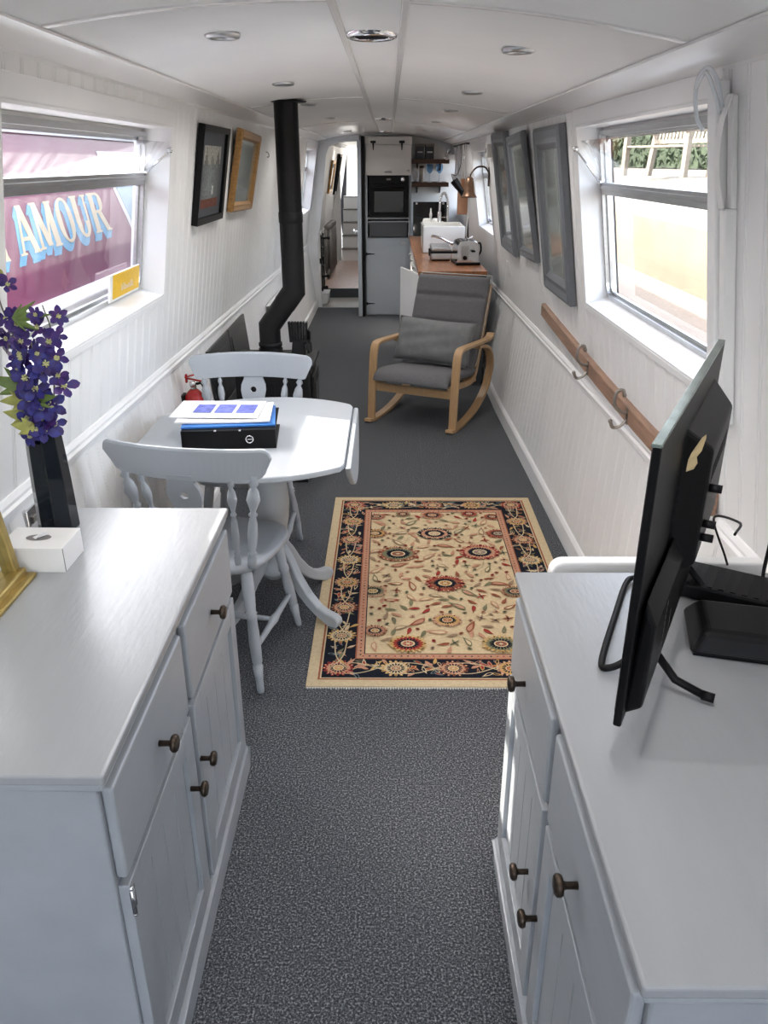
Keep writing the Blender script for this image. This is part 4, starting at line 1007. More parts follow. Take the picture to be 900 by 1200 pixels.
# long pale whiskers round the red palmette
for k in range(9):
    a = pi+.1+k*(pi-.2)/8; tooth(cx+.01,3.03,.06,.13,.003,a,NV if k % 2 else RU)
rg = build('rug', b, 'dye'); tag(rg, 'cream patterned rug with rosettes and a black floral border on the charcoal carpet', 'rug'); rg_c = Vector((cx,cy,0)); rg.data.transform(Matrix.Translation(-rg_c)); rg.location = rg_c
# short fringe of selvedge along the ends
fr = MB()
for i in range(int((RX1-RX0)/.009)):
    x = RX0+.004+i*.009
    for y, s in ((RY0,-1),(RY1,1)): fr.box(x-cx,x-cx+.0055,y-cy,y-cy+s*random.uniform(.004,.009),.001,.005)
build('fringe', fr, 'piping', rg, world=False, kind='stuff')

# ------------------------------------------------------------------ dining table
TX, TY = -.462, 2.83
dt_ = thing('dining_table', 'pale grey round pedestal table with its right leaf hanging down', 'table', (TX,TY,0), 0, world=False)
R_ = .478; cut = .315
def disc_poly(r, cutx, n=64):
    pts = []
    for i in range(n):
        a = 2*pi*i/n; x, y = r*cos(a), r*sin(a)
        pts.append((min(x,cutx), y))
    out = [p for i,p in enumerate(pts) if not (abs(p[0]-cutx) < 1e-9 and abs(pts[i-1][0]-cutx) < 1e-9 and abs(pts[(i+1) % n][0]-cutx) < 1e-9)]
    return out
build('tabletop', MB().prism([(max(x,-.44),y) for x,y in disc_poly(R_,cut)], lambda u,v,t: (u,v,t), .728, .75), 'table', dt_, bevel=.006, seg=3)
# hanging leaf: the rest of the circle turned down
n = 14; a0 = math.acos(cut/R_); leaf = [(R_*cos(t)-cut, R_*sin(t)) for t in [-a0+2*a0*i/n for i in range(n+1)]]
lf = build('drop_leaf', MB().prism(leaf, lambda u,v,t: (cut+.002+t+u*.06, v, .742-u*1.0-.004), 0, .02), 'table', dt_, bevel=.005)
build('leaf_hinge', MB().box(cut-.06,cut+.003,-.2,-.17,.722,.7275).box(cut-.06,cut+.003,.17,.2,.722,.7275), 'bronze', dt_)
b = MB(); prof = [(0,.16),(.058,.16),(.062,.175),(.058,.20),(.05,.215),(.050,.235),(.060,.25),(.062,.262),(.054,.28),(.052,.30),(.060,.33),(.073,.40),(.078,.47),(.074,.53),(.064,.58),(.058,.60),(.066,.612),(.068,.622),(.058,.635),(.062,.65),(.075,.665),(.078,.69),(.07,.70),(0,.70)]
b.lathe(prof, (0,.0,0), seg=32, caps=False); build('pedestal', b, 'table', dt_)
build('cleat', MB().box(-.20,.20,-.035,.035,.695,.728).box(-.035,.035,-.28,.28,.70,.728), 'table', dt_, bevel=.004)
build('pedestal_knop', MB().lathe([(.0,.13),(.03,.135),(.045,.15),(.05,.162)], seg=24, caps=False), 'table', dt_)
def footcurve(ang):
    top = [(.04,.30),(.075,.285),(.11,.24),(.15,.175),(.20,.115),(.25,.075),(.29,.062),(.325,.058),(.35,.050),(.356,.030),(.345,.010),(.325,.002),(.30,.004),(.275,.016),(.235,.034),(.19,.062),(.145,.10),(.11,.145),(.075,.175),(.04,.19)]
    top = [(r*.93, z) for r, z in top]
    ca, sa = cos(ang), sin(ang)
    return MB().prism(top, lambda u,v,t: (u*ca-t*sa, u*sa+t*ca, v), -.019, .019)
for a in (50,-33,147,-127): build('leg', footcurve(radians(a)), 'table', dt_, bevel=.008, seg=3)

# ------------------------------------------------------------------ farmhouse chairs
def farmhouse(label, loc, rz):
    t = thing('farmhouse_chair', label, 'chair', loc, rz, group=None, world=False)
    # seat, slightly dished D shape: front is +y
    pts = []
    for i in range(48):
        a = 2*pi*i/48; c, s = cos(a), sin(a); ex = .62
        x = .205*abs(c)**ex*(1 if c > 0 else -1); y = .205*abs(s)**ex*(1 if s > 0 else -1); x *= 1+.10*(y/.2); pts.append((x*.98, y))
    b = MB(); n = 48; rows = [(.90,.430),(1,.438),(1.0,.455),(.965,.463),(.80,.460),(.5,.452),(.2,.450)]
    vs = [(p[0]*k,p[1]*k,z) for k,z in rows for p in pts]; b.add(vs, [(i*n+j,i*n+(j+1) % n,(i+1)*n+(j+1) % n,(i+1)*n+j) for i in range(len(rows)-1) for j in range(n)], True)
    b.add(vs[:n], [tuple(range(n))[::-1]]); b.add(vs[-n:], [tuple(range(n))], True)
    build('seat', b, 'chair', t)
    def turned(p0, p1, prof):
        p0, p1 = Vector(p0), Vector(p1); L = (p1-p0).length; return MB().lathe([(r, z*L) for r, z in prof], p0, p1-p0, 16)
    legp = [(.011,0),(.0125,.02),(.013,.10),(.018,.22),(.0135,.235),(.0175,.25),(.020,.42),(.0165,.60),(.021,.615),(.0165,.63),(.021,.645),(.0165,.66),(.021,.80),(.020,.95),(.016,1)]
    tops = {}; 
    for sx in (-1,1):
        for sy, fy, ty in ((1,.232,.15),(-1,-.214,-.14)):
            f, q = (sx*.186,fy,0), (sx*.135,ty,.438); tops[sx,sy] = (Vector(f),Vector(q)); build('leg', turned(f,q,legp), 'chair', t)
    st = [(.008,0),(.010,.15),(.012,.40),(.0165,.5),(.012,.6),(.010,.85),(.008,1)]
    mids = {}
    for sx in (-1,1):
        a = tops[sx,1][0].lerp(tops[sx,1][1],.36); c = tops[sx,-1][0].lerp(tops[sx,-1][1],.36); mids[sx] = a.lerp(c,.5); build('stretcher', turned(a,c,st), 'chair', t)
    build('stretcher', turned(mids[-1],mids[1],st), 'chair', t)
    # curved top rail
    N = 36; zt, zb_ = .897, .795; P = []
    for i in range(N+1):
        u = sin(pi/2*(-1+2*i/N)); P.append((u*.262, -.262+.062*u*u, u))
    def rail_pt(u, z): return (u*.262, -.262+.062*u*u-(z-.8)*.12)
    b = MB(); sec = []; th = .011
    for x, y, u in P:
        e_ = max(0,(abs(u)-.90)/.10); hi = zt-.006*u*u-.028*(1-sqrt(max(0,1-e_*e_))); lo = zb_-.004+.012*(1-sqrt(max(0,1-e_*e_)))
        xx = x*(1+.04)
        sec.append([(xx*.90,y-th,lo),(xx*.90,y+th,lo),(xx,y+th-.016,hi-.008),(xx,y+th-.020,hi),(xx,y-th-.008,hi),(xx,y-th-.010,hi-.008)])
    m = 6; vs = [p for s in sec for p in s]
    b.add(vs, [(i*m+k,i*m+(k+1) % m,(i+1)*m+(k+1) % m,(i+1)*m+k) for i in range(N) for k in range(m)]); b.add(sec[0], [tuple(range(m))[::-1]]); b.add(sec[-1], [tuple(range(m))])
    build('top_rail', b, 'chair', t, bevel=.004, seg=3)
    sp = [(.0095,0),(.012,.03),(.0125,.11),(.008,.14),(.0125,.16),(.008,.18),(.011,.25),(.0135,.36),(.0115,.50),(.007,.57),(.012,.59),(.0065,.615),(.009,.65),(.0175,.745),(.0135,.83),(.006,.875),(.0125,.91),(.007,.945),(.010,1)]
    for u0, xb in ((-.83,-.165),(-.57,-.118),(.57,.118),(.83,.165)):
        k = 1.25 if abs(u0) > .7 else .9
        q = rail_pt(u0,.80); build('spindle', turned((xb,-.158-.0*abs(u0),.455),(q[0],q[1],.805),[(r*k,z) for r,z in sp]), 'chair', t)
    # pierced splat
    n_ = 28; half = [(.030,0),(.026,.04),(.018,.08),(.022,.115),(.034,.15),(.036,.185),(.030,.205),(.036,.225),(.050,.25),(.056,.28),(.054,.305),(.043,.33),(.040,.36)]
    b = MB(); hole = [(.0135*cos(2*pi*i/24), .283+.0135*sin(2*pi*i/24)) for i in range(24)]
    out = [(w,z) for w,z in half] + [(-w,z) for w,z in half[::-1]]
    def spl(u,v,tt): return (u, -.160-.11*v/.36*1.0+tt-.0, .455+v*.985)
    bmm = bmesh.new()
    ov = [bmm.verts.new((u,v,0)) for u,v in out]; hv = [bmm.verts.new((u,v,0)) for u,v in hole]
    es = [bmm.edges.new((ov[i],ov[(i+1) % len(ov)])) for i in range(len(ov))]+[bmm.edges.new((hv[i],hv[(i+1) % 24])) for i in range(24)]
    bmesh.ops.triangle_fill(bmm, edges=es, use_beauty=True, use_dissolve=False); bmm.verts.index_update()
    fs = [[v_.index for v_ in f.verts] for f in bmm.faces if not ((f.calc_center_median().x)**2+(f.calc_center_median().y-.283)**2 < .012**2)]; co_ = [(v_.co.x,v_.co.y) for v_ in bmm.verts]; bmm.free()
    b.add([spl(u,v,-.007) for u,v in co_], fs); b.add([spl(u,v,.007) for u,v in co_], fs)
    for ring in (out, hole):
        m = len(ring); b.add([spl(u,v,-.007) for u,v in ring]+[spl(u,v,.007) for u,v in ring], [(i,(i+1) % m,(i+1) % m+m,i+m) for i in range(m)])
    build('splat', b, 'chair', t)
    return t
farmhouse('pale grey farmhouse chair nearest the camera, between the left sideboard and the table', (-.578,2.492,0), radians(-11))
farmhouse('pale grey farmhouse chair on the far side of the table, back to the stove', (-.612,3.245,0), radians(179))

# ------------------------------------------------------------------ file, folder and papers on the table
bf = thing('lever_arch_file', 'thick black lever arch file lying flat on the table under the papers', 'file', (-.567,2.765,.75), radians(4.5), world=False)
build('cover', MB().box(-.163,.163,-.135,.135,0,.003).box(-.163,.163,-.135,.135,.066,.069), 'plastic', bf, bevel=.001)
build('spine', MB().box(-.163,.163,-.139,-.134,0,.069), 'plastic', bf, bevel=.0015)
build('sheets', MB().box(-.155,.148,-.12,.125,.004,.058), 'paper', bf)
b = MB(); P = [(.072+.0125*cos(2*pi*k/28),-.1405,.036+.0125*sin(2*pi*k/28)) for k in range(28)]; b.tube(P, .0022, 8, closed=True); b.tube([(.063,-.1405,.036),(.081,-.1405,.036)], .0015, 6); build('finger_ring', b, 'chrome', bf)
b = MB(); 
for x in (-.045,.04): b.box(x-.004,x+.004,-.140,-.132,.066,.0705)
build('rivet', b, 'chrome', bf)
def sheet(nm, lab, cat, loc, rz, w, d, m, th, lift=0, extra=None):
    t = thing(nm, lab, cat, loc, rz, world=False); b = MB(); N = 8
    vs = []
    for z in (0, th):
        for j in range(3):
            for i in range(N+1): u = -1+2*i/N; vs.append((u*w/2, (j-1)*d/2, z+lift*(abs(u)**2)*(.6+.4*j)))
    n1 = N+1; fs = []
    for l in (0,1):
        for j in range(2):
            for i in range(N): fs.append((l*3*n1+j*n1+i, l*3*n1+j*n1+i+1, l*3*n1+(j+1)*n1+i+1, l*3*n1+(j+1)*n1+i))
    o = 3*n1
    for i in range(N): fs.append((i,i+1,o+i+1,o+i)); fs.append((2*n1+i,2*n1+i+1,o+2*n1+i+1,o+2*n1+i))
    for j in range(2): fs.append((j*n1,(j+1)*n1,o+(j+1)*n1,o+j*n1)); fs.append((j*n1+N,(j+1)*n1+N,o+(j+1)*n1+N,o+j*n1+N))
    b.add(vs, fs); build('sheet', b, m, t)
    if extra: extra(t)
    return t
sheet('document_folder','bright blue card folder lying on top of the black lever arch file','folder',(-.575,2.775,.8205),radians(7),.325,.24,'blue',.006)
sheet('paper_stack','crumpled grey-white papers between the blue folder and the printed sheet','papers',(-.592,2.79,.8285),radians(4),.33,.225,'card',.005,.004)
def prints(t):
    for k in range(3): build('printed_image', MB().add([(-.085+k*.078,-.055,.0048),(-.085+k*.078+.066,-.055,.0048),(-.085+k*.078+.066,.052,.0048),(-.085+k*.078,.052,.0048)], [(0,1,2,3)]), 'print', t)
sheet('printed_sheet','white sheet with three violet-blue printed images, topmost paper on the table','paper',(-.622,2.815,.8385),radians(-1),.315,.21,'paper',.003,.0,prints)

# ------------------------------------------------------------------ fire extinguisher
fe = thing('fire_extinguisher', 'small red fire extinguisher on the left wall below the dado rail', 'fire extinguisher', (-.905,3.60,.46), 0, world=False)
build('cylinder', MB().lathe([(0,0),(.040,.002),(.046,.012),(.047,.19),(.042,.215),(.026,.238),(.016,.246),(.0,.248)], seg=28, caps=False), 'red', fe)
build('valve', MB().lathe([(.013,.244),(.013,.265),(.017,.268),(.017,.28),(0,.282)], seg=16, caps=False), 'chrome', fe)
build('handle', MB().obox((.012,-.0,.288), (.075,.018,.006), rot(0,radians(12),0)).obox((.005,0,.312), (.085,.02,.006), rot(0,radians(-14),0)).box(-.034,-.026,-.009,.009,.275,.315), 'red', fe, bevel=.002)
build('pressure_gauge', MB().lathe([(.012,0),(.013,.008),(0,.010)], (0,-.016,.272), (0,-1,0), 16), 'chrome', fe)
build('nozzle', MB().tube(smoothpath([(.016,0,.27),(.04,-.01,.275),(.05,-.012,.25),(.049,-.01,.20)],5), .006, 8), 'matt', fe)
build('wall_bracket', MB().box(-.065,-.045,-.03,.03,.03,.22).lathe([(.0485,.12),(.0495,.12),(.0495,.14),(.0485,.14)], seg=28, caps=False), 'black', fe)

# ------------------------------------------------------------------ hearth, stove, flue, stove fan
b = MB(); b.box(-.885,-.455,4.20,4.62,0,.05); hh_ = build('hearth_slab', b, 'tile', bevel=.004); tag(center(hh_), 'black slate hearth slab under the stove', 'hearth')
ht = thing('hearth_panel', 'black panelled fireproof boards on the left wall behind the stove', 'panel', (-.95,4.8,.0))
def lowbox(y0,y1,z0,z1,o0,o1): return wbox(-1,y0,y1,z0,z1,o0,o1)
for y0_, y1_ in ((4.16,4.74),(4.75,5.32)):
    for z0_, z1_ in ((.06,.42),(.43,.755)):
        p_ = build('slate_panel', lowbox(y0_,y1_,z0_,z1_,.003,.018), 'tile', ht, bevel=.004); build('raised_border', lowbox(y0_+.05,y1_-.05,z0_+.05,z1_-.05,.018,.023), 'tile', p_, bevel=.003)
sv = thing('wood_stove', 'black cast iron solid fuel stove standing behind the far dining chair', 'stove', (-.63,4.40,.05), 0, world=False)
b = MB(); b.box(-.205,.205,-.17,.17,.10,.60); build('firebox', b, 'black', sv, bevel=.012)
build('top_plate', MB().box(-.225,.225,-.19,.19,.60,.625), 'black', sv, bevel=.006)
build('ash_lip', MB().box(.17,.26,-.15,.15,.10,.12), 'black', sv, bevel=.004)
dr = build('stove_door', MB().box(.205,.225,-.145,.145,.17,.55), 'black', sv, bevel=.006); build('door_glass', MB().box(.225,.228,-.10,.10,.28,.50), 'gloss', dr); build('door_handle', MB().tube([(.225,-.12,.36),(.255,-.12,.36),(.262,-.12,.30)], .006, 8), 'chrome', dr)
for sx in (-1,1):
    for sy in (-1,1): build('leg', MB().hexa([(sx*.17-.018,sy*.14-.018,0),(sx*.17+.018,sy*.14-.018,0),(sx*.17+.018,sy*.14+.018,0),(sx*.17-.018,sy*.14+.018,0),(sx*.17-.028,sy*.14-.028,.11),(sx*.17+.028,sy*.14-.028,.11),(sx*.17+.028,sy*.14+.028,.11),(sx*.17-.028,sy*.14+.028,.11)]), 'black', sv, bevel=.003)
b = MB()
for k in range(5): b.box(-.16+k*.07,-.13+k*.07,-.1725,-.17,.18,.52)
build('side_ribs', b, 'black', sv)
build('flue_collar', MB().lathe([(.075,.624),(.078,.64),(.066,.66),(.066,.675)], (-.025,.0,0), seg=28, caps=False), 'black', sv)
fp = thing('flue_pipe', 'black stove flue pipe cranked in the middle, rising to the ceiling', 'flue', (-.655,4.40,.72))
A = Vector((-.655,4.40,.72)); B1 = Vector((-.655,4.40,.845)); B2 = Vector((-.512,4.40,1.035)); T_ = Vector((-.512,4.40,ceil_z(-.512)+.01))
def mitred(pts, r, seg=28):
    pts = [Vector(p) for p in pts]; b = MB(); n = len(pts); vs = []
    for i, p in enumerate(pts):
        d0 = (pts[i]-pts[i-1]).normalized() if i else (pts[1]-pts[0]).normalized(); d1 = (pts[i+1]-pts[i]).normalized() if i < n-1 else d0
        h_ = (d0+d1).normalized(); y = Vector((0,1,0)); x = y.cross(h_).normalized(); sc = 1/max(.3,h_.dot(d0))
        for k in range(seg): a = 2*pi*k/seg; vs.append(p+x*cos(a)*r*sc+y*sin(a)*r)
    b.add(vs, [(i*seg+k,i*seg+(k+1) % seg,(i+1)*seg+(k+1) % seg,(i+1)*seg+k) for i in range(n-1) for k in range(seg)], True); return b
build('lower_pipe', mitred([A,B1,B2],.0585), 'black', fp)
build('upper_pipe', mitred([B1.lerp(B2,.62),B2,T_],.0605), 'black', fp)
b = MB(); b.lathe([(.0612,0),(.0635,.004),(.0635,.05),(.0612,.054)], (T_.x,T_.y,1.38), seg=28, caps=False); b.lathe([(.0595,0),(.065,.003),(.065,.02),(.0595,.024)], (A.x,A.y,.735), seg=28, caps=False); build('joint_band', b, 'black', fp)
b = MB(); b.lathe([(.062,0),(.10,.0),(.104,.004),(.104,.006)], (T_.x,T_.y,T_.z-.018), seg=30, caps=False); build('ceiling_collar', b, 'matt', fp)
sf = thing('stove_fan', 'black heat-powered stove fan with curved blades, on the stove beside the flue', 'fan', (-.492,4.335,.675), 0, world=False)
b = MB(); b.box(-.04,.04,-.03,.03,0,.008); b.hexa([(-.042,-.022,.008),(.042,-.022,.008),(.042,.022,.008),(-.042,.022,.008),(-.032,-.016,.10),(.032,-.016,.10),(.032,.016,.10),(-.032,.016,.10)]); build('base', b, 'black', sf, bevel=.003)
b = MB()
for k in range(7): x = -.042+k*.014; b.hexa([(x-.005,-.016,.10),(x+.005,-.016,.10),(x+.005,.016,.10),(x-.005,.016,.10),(x*1.12-.0055,-.02,.205),(x*1.12+.0055,-.02,.205),(x*1.12+.0055,.02,.205),(x*1.12-.0055,.02,.205)])
b.box(-.046,.046,-.016,.016,.098,.112); build('cooling_fins', b, 'black', sf)
hb = build('fan_hub', MB().lathe([(.016,0),(.016,.03),(.008,.034)], (.028,-.0,.10), (1,0,0), 16), 'black', sf)
for k in range(4):
    a = k*pi/2+.5; b = MB(); vs = []
    for s_, w in ((.012,.010),(.035,.022),(.06,.024),(.078,.010)):
        for t_ in (-1,0,1):
            yy = cos(a)*s_-sin(a)*w*t_; zz_ = sin(a)*s_+cos(a)*w*t_; vs.append((.056+.010*t_+.003*(1-t_*t_), yy, .10+zz_))
    b.add(vs+[(x+.0015,y,z) for x,y,z in vs], [(i*3+j,i*3+j+1,(i+1)*3+j+1,(i+1)*3+j) for i in range(3) for j in range(2)]+[(12+i*3+j,12+i*3+j+1,12+(i+1)*3+j+1,12+(i+1)*3+j) for i in range(3) for j in range(2)], True); build('blade', b, 'black', hb)

# ------------------------------------------------------------------ radiators and the black ladder rail
def panel_rad(nm, lab, side, y0, y1, z0, z1, m):
    t = thing(nm, lab, 'radiator', (WX(side,z0,(y0+y1)/2), (y0+y1)/2, z0))
    b = wbox(side,y0,y1,z0,z1,.03,.05); build('panel', b, m, t, bevel=.006)
    b = MB(); k = int((y1-y0)/.033)
    for i in range(k): q = wbox(side,y0+.012+i*.033,y0+.030+i*.033,z0+.03,z1-.03,.05,.056); b.add(q.v, q.f)
    build('flutes', b, m, t)
    b = wbox(side,y0,y1,z1,z1+.006,.012,.055); build('grille', b, m, t)
    for yy in (y0+.08,y1-.1): build('bracket', wbox(side,yy,yy+.03,z0+.05,z1-.03,.003,.03), m, t)
    return t
panel_rad('panel_radiator','white panel radiator low on the left wall beyond the stove',-1,6.3,7.2,.14,.64,'white')
cr2 = thing('column_radiator', 'tall grey column radiator low on the left wall of the far passage', 'radiator', (-.87,12.6,.17))
for k in range(7):
    y = 12.0+k*.17
    b = MB()
    for o in (0,.06): 
        b.tube([(-.90+o,y,.22),(-.90+o,y,.80)], .026, 10); 
    b.sphere((-.87,y,.82), (.058,.03,.04)); b.sphere((-.87,y,.21), (.058,.03,.04)); build('column', b, 'mat2', cr2)
build('pipe', MB().tube([(-.87,11.95,.22),(-.87,11.85,.22),(-.87,11.85,.12)], .012, 8), 'mat2', cr2)
lr = thing('ladder_rail', 'black wrought iron rail with hooks on the left wall at the passage entrance', 'rail', (-.86,10.55,.12))
b = MB()
for y in (10.42,10.72): b.tube([(-.845,y,.16),(-.845,y,.84)], .011, 8)
build('upright', b, 'black', lr)
for z in (.20,.32,.45,.57,.68,.80): build('rung', MB().tube([(-.845,10.42,z),(-.845,10.72,z)], .008, 8), 'black', lr)
b = MB()
for z, o in ((.80,.09),(.34,.07),(.20,.05)): b.tube([(-.845,10.45,z),(-.845+o,10.45,z+.004)], .014, 8); b.sphere((-.845+o,10.45,z+.004), .022)
build('hook', b, 'black', lr); build('wall_plate', MB().box(-.875,-.845,10.40,10.44,.50,.56).box(-.875,-.845,10.70,10.74,.50,.56), 'black', lr)
bk = thing('white_box', 'small white rounded bin on the floor under the black iron rail', 'bin', (-.83,10.5,.004), 0, world=False)
build('bin_body', MB().hexa([(-.05,-.15,0),(.05,-.15,0),(.05,.15,0),(-.05,.15,0),(-.045,-.17,.13),(.065,-.17,.13),(.065,.17,.13),(-.045,.17,.13)]), 'upvc', bk, bevel=.02, seg=4); build('bin_rim', MB().box(-.045,.068,-.172,.172,.13,.142), 'upvc', bk, bevel=.004)

# ------------------------------------------------------------------ rocking chair (front is -y)
rc = thing('rocking_chair', 'bent beech rocking chair with charcoal cushions by the right wall', 'rocking chair', (.318,5.60,0), radians(-25.5), world=False)
def ribbon(path, w, th, x):   # path in (y,z); ribbon of width w across x
    P = smoothpath([(0,y,z) for y,z in path], 6); b = MB(); secs = []
    for i, p in enumerate(P):
        d = (P[min(i+1,len(P)-1)]-P[max(i-1,0)]).normalized(); nn = Vector((0,-d.z,d.y)); secs.append((p,nn))
    b.sweep([(p+Vector((x,0,0)),(1,0,0),nn) for p,nn in secs], [(-w/2,-th/2),(w/2,-th/2),(w/2,th/2),(-w/2,th/2)], False); return b
for sx in (-1,1):
    x = sx*.305
    build('front_leg', ribbon([(-.375,.018),(-.365,.20),(-.345,.40),(-.335,.47),(-.315,.515),(-.27,.535),(-.15,.532),(.05,.520),(.22,.512),(.30,.515),(.335,.54)],.055,.020,x), 'beech', rc, bevel=.003)
    build('rocker', ribbon([(-.44,.020),(-.36,.008),(-.22,.010),(-.05,.030),(.12,.075),(.27,.16),(.345,.27),(.345,.36),(.28,.44),(.15,.485),(.04,.495)],.055,.022,x), 'beech', rc, bevel=.003)
    # seat and back support rails
    build('seat_rail', ribbon([(-.36,.275),(-.20,.265),(.02,.245),(.12,.26),(.18,.34),(.24,.48),(.33,.70),(.395,.87)],.024,.040,sx*.262), 'beech', rc, bevel=.003)
build('crossbar', MB().obox((0,-.352,.245), (.56,.022,.055), rot(radians(4),0,0)), 'beech', rc, bevel=.003)
build('crossbar', MB().obox((0,.13,.25), (.55,.022,.05), rot(radians(30),0,0)), 'beech', rc, bevel=.003)
build('crossbar', MB().obox((0,.25,.47), (.55,.022,.05), rot(radians(20),0,0)), 'beech', rc, bevel=.003)
def pad(segs, w, th, edge=.3, N=12, puff=.0):   # cushion following a (y,z) path with seams at given indices
    P = smoothpath([(0,y,z) for y,z in segs], 14); b = MB(); n = len(P); m = 20; vs = []
    L = [0]
    for i in range(1,n): L.append(L[-1]+(P[i]-P[i-1]).length)
    return P, L
def cushion_run(name, pts, w, th, seams, mtl='fabric'):
    P, L = pad(pts, w, th); b = MB(); n = len(P); m = 24; tot = L[-1]; vs = []
    for i, p in enumerate(P):
        d = (P[min(i+1,n-1)]-P[max(i-1,0)]).normalized(); nn = Vector((0,-d.z,d.y)); s = L[i]
        k = 1.0; e = min(s, tot-s); k = sqrt(max(.02, 1-(1-min(1,e/(th*.5)))**2))
        for q in seams: 
            dd = abs(s-q*tot); k = min(k, .42+.58*min(1,dd/.03)**.5)
        for j in range(m):
            a = 2*pi*j/m; ca, sa = cos(a), sin(a); ux = (abs(ca)**.28)*(1 if ca > 0 else -1); uy = (abs(sa)**.75)*(1 if sa > 0 else -1)
            vs.append(p+Vector((1,0,0))*ux*w/2+nn*(uy*th/2*k+th*.5))
    b.add(vs, [(i*m+j,i*m+(j+1) % m,(i+1)*m+(j+1) % m,(i+1)*m+j) for i in range(n-1) for j in range(m)], True); b.add(vs[:m], [tuple(range(m))[::-1]], True); b.add(vs[-m:], [tuple(range(m))], True)
    o = build(name, b, mtl, rc); return o, P
sc_, P1 = cushion_run('seat_cushion', [(-.375,.285),(-.355,.305),(-.25,.298),(-.05,.275),(.08,.262),(.15,.275)], .545, .082, [])
bc_, P2 = cushion_run('back_cushion', [(.10,.285),(.17,.37),(.24,.52),(.315,.70),(.365,.82),(.40,.905)], .545, .085, [.50,.78])
for sx in (-1,1):
    b = MB(); b.tube([p+Vector((sx*.272,.005,.028)) for p in P2[4:-2]], .0035, 6); build('piping', b, 'piping', bc_, label='pale piping along the edge')
b = MB(); b.tube([P2[-2]+Vector((sx_*.27,-.0,.03)) for sx_ in (-1,0,1)], .004, 6); build('piping', b, 'piping', bc_)
# loose cushion
cu = thing('scatter_cushion', 'rectangular grey linen cushion propped on the rocking chair seat', 'cushion', (.318-.0,5.60,.36), radians(-25.5), world=False)
b = MB(); NX, NZ = 26, 18; w, h, th = .575, .31, .16
R_c = rot(radians(-23),0,0) @ rot(0,radians(1.5),0)
for s in (-1,1):
    vs = []
    for j in range(NZ+1):
        for i in range(NX+1):
            u, v = -1+2*i/NX, -1+2*j/NZ
            k = max(0,(1-u**4))**.6*max(0,(1-v**4))**.6; pinch = 1-.06*(1-abs(u))*abs(v)**2-.0; px = u*w/2*(1-.05*(1-v*v)*0-.045*(abs(u)>0)*(1-abs(v)**2)*abs(u)); pz = v*h/2*(1-.06*(1-u*u))
            wr = .006*sin(u*7+v*3)*k+.004*sin(v*11-u*4)*k
            if v > .35: wr -= .012*math.exp(-((v-.72)/.08)**2)*math.exp(-((u+.15)/.5)**2)
            vs.append(R_c @ Vector((px, s*(th/2*k)+wr, pz)))
    b.add(vs, [(j*(NX+1)+i,j*(NX+1)+i+1,(j+1)*(NX+1)+i+1,(j+1)*(NX+1)+i) for j in range(NZ) for i in range(NX)], True)
b.v = [p+Vector((.0,.0,.155)) for p in b.v]
build('cushion_cover', b, 'cushion', cu)
b = MB(); rim = []
for (ua,va),(ub,vb) in (((-1,-1),(1,-1)),((1,-1),(1,1)),((1,1),(-1,1)),((-1,1),(-1,-1))):
    for k in range(12):
        u, v = ua+(ub-ua)*k/12, va+(vb-va)*k/12; px = u*w/2*(1-.045*(1-abs(v)**2)*abs(u)); pz = v*h/2*(1-.06*(1-u*u)); wr = 0; rim.append(R_c @ Vector((px,0,pz))+Vector((.0,.0,.155)))
b.tube(rim, .0035, 6, closed=True); build('seam', b, 'cushion', cu)
#@@PART5
# ------------------------------------------------------------------ galley: tall cupboard and oven
KX0, KX1, KY, KT = -.272, .250, 9.60, 1.925
tc = thing('tall_cupboard', 'tall grey and off-white cupboard housing the built-in oven at the end of the galley', 'cupboard', (0,KY+.3,0))
b = MB(); b.box(KX0,KX0+.03,KY,KY+.58,0,KT); b.box(KX1-.028,KX1,KY,KY+.58,0,KT); b.box(KX0,KX1,KY+.52,KY+.58,0,KT)
for z in (0,.855,1.035,1.075,1.54,KT-.02): b.box(KX0,KX1,KY+.001,KY+.58,z,z+.02)
build('carcass', b, 'kgrey', tc, bevel=.002)
build('filler_strip', MB().box(KX0-.004,KX0+.004,KY-.006,KY+.02,0,KT), 'dark', tc)
d = build('cupboard_door', MB().box(KX0+.012,KX1-.004,KY-.02,KY,.012,.862), 'kgrey', tc, bevel=.004)
for z in (.14,.70): build('strap_hinge', MB().prism([(KX0+.008,z-.022),(KX0+.030,z-.010),(KX0+.105,z-.004),(KX0+.112,z),(KX0+.105,z+.004),(KX0+.030,z+.010),(KX0+.008,z+.022)], lambda u,v,t:(u,KY-.02-t,v),0,.004), 'black', d)
def cup_handle(par, x, z, w=.04):
    b = MB(); b.prism([(x-w+2*w*i/10, z-.014+.026*sin(pi*i/10)**.5) for i in range(11)], lambda u,v,t:(u,KY-.02-t*(1 if v > z-.01 else .4),v), 0, .018); build('cup_handle', b, 'alu', par, bevel=.002)
cup_handle(d, .168,.82)
d = build('cupboard_door', MB().box(KX0+.012,KX1-.004,KY-.02,KY,1.535,1.845), 'kwhite', tc, bevel=.004, label='off-white upper door')
build('top_rail', MB().box(KX0+.006,KX1,KY-.018,KY,1.848,KT), 'kwhite', tc)
for x in (-.175,.140): build('strap_hinge', MB().prism([(x-.03,1.885),(x-.03,1.862),(x-.010,1.858),(x-.005,1.795),(x,1.785),(x+.005,1.795),(x+.010,1.858),(x+.03,1.862),(x+.03,1.885)], lambda u,v,t:(u,KY-.021-t,v),0,.004), 'black', d)
cup_handle(d, -.01,1.575,.045); cup_handle(d, .215,1.590,.014)
build('drawer_front', MB().box(-.222,.207,KY-.008,KY,.885,1.045), 'dark', tc, bevel=.003, label='dark grey blank panel under the oven')
ov = thing('oven', 'black built-in electric oven with a glass door in the tall grey cupboard', 'oven', (0,KY,1.10))
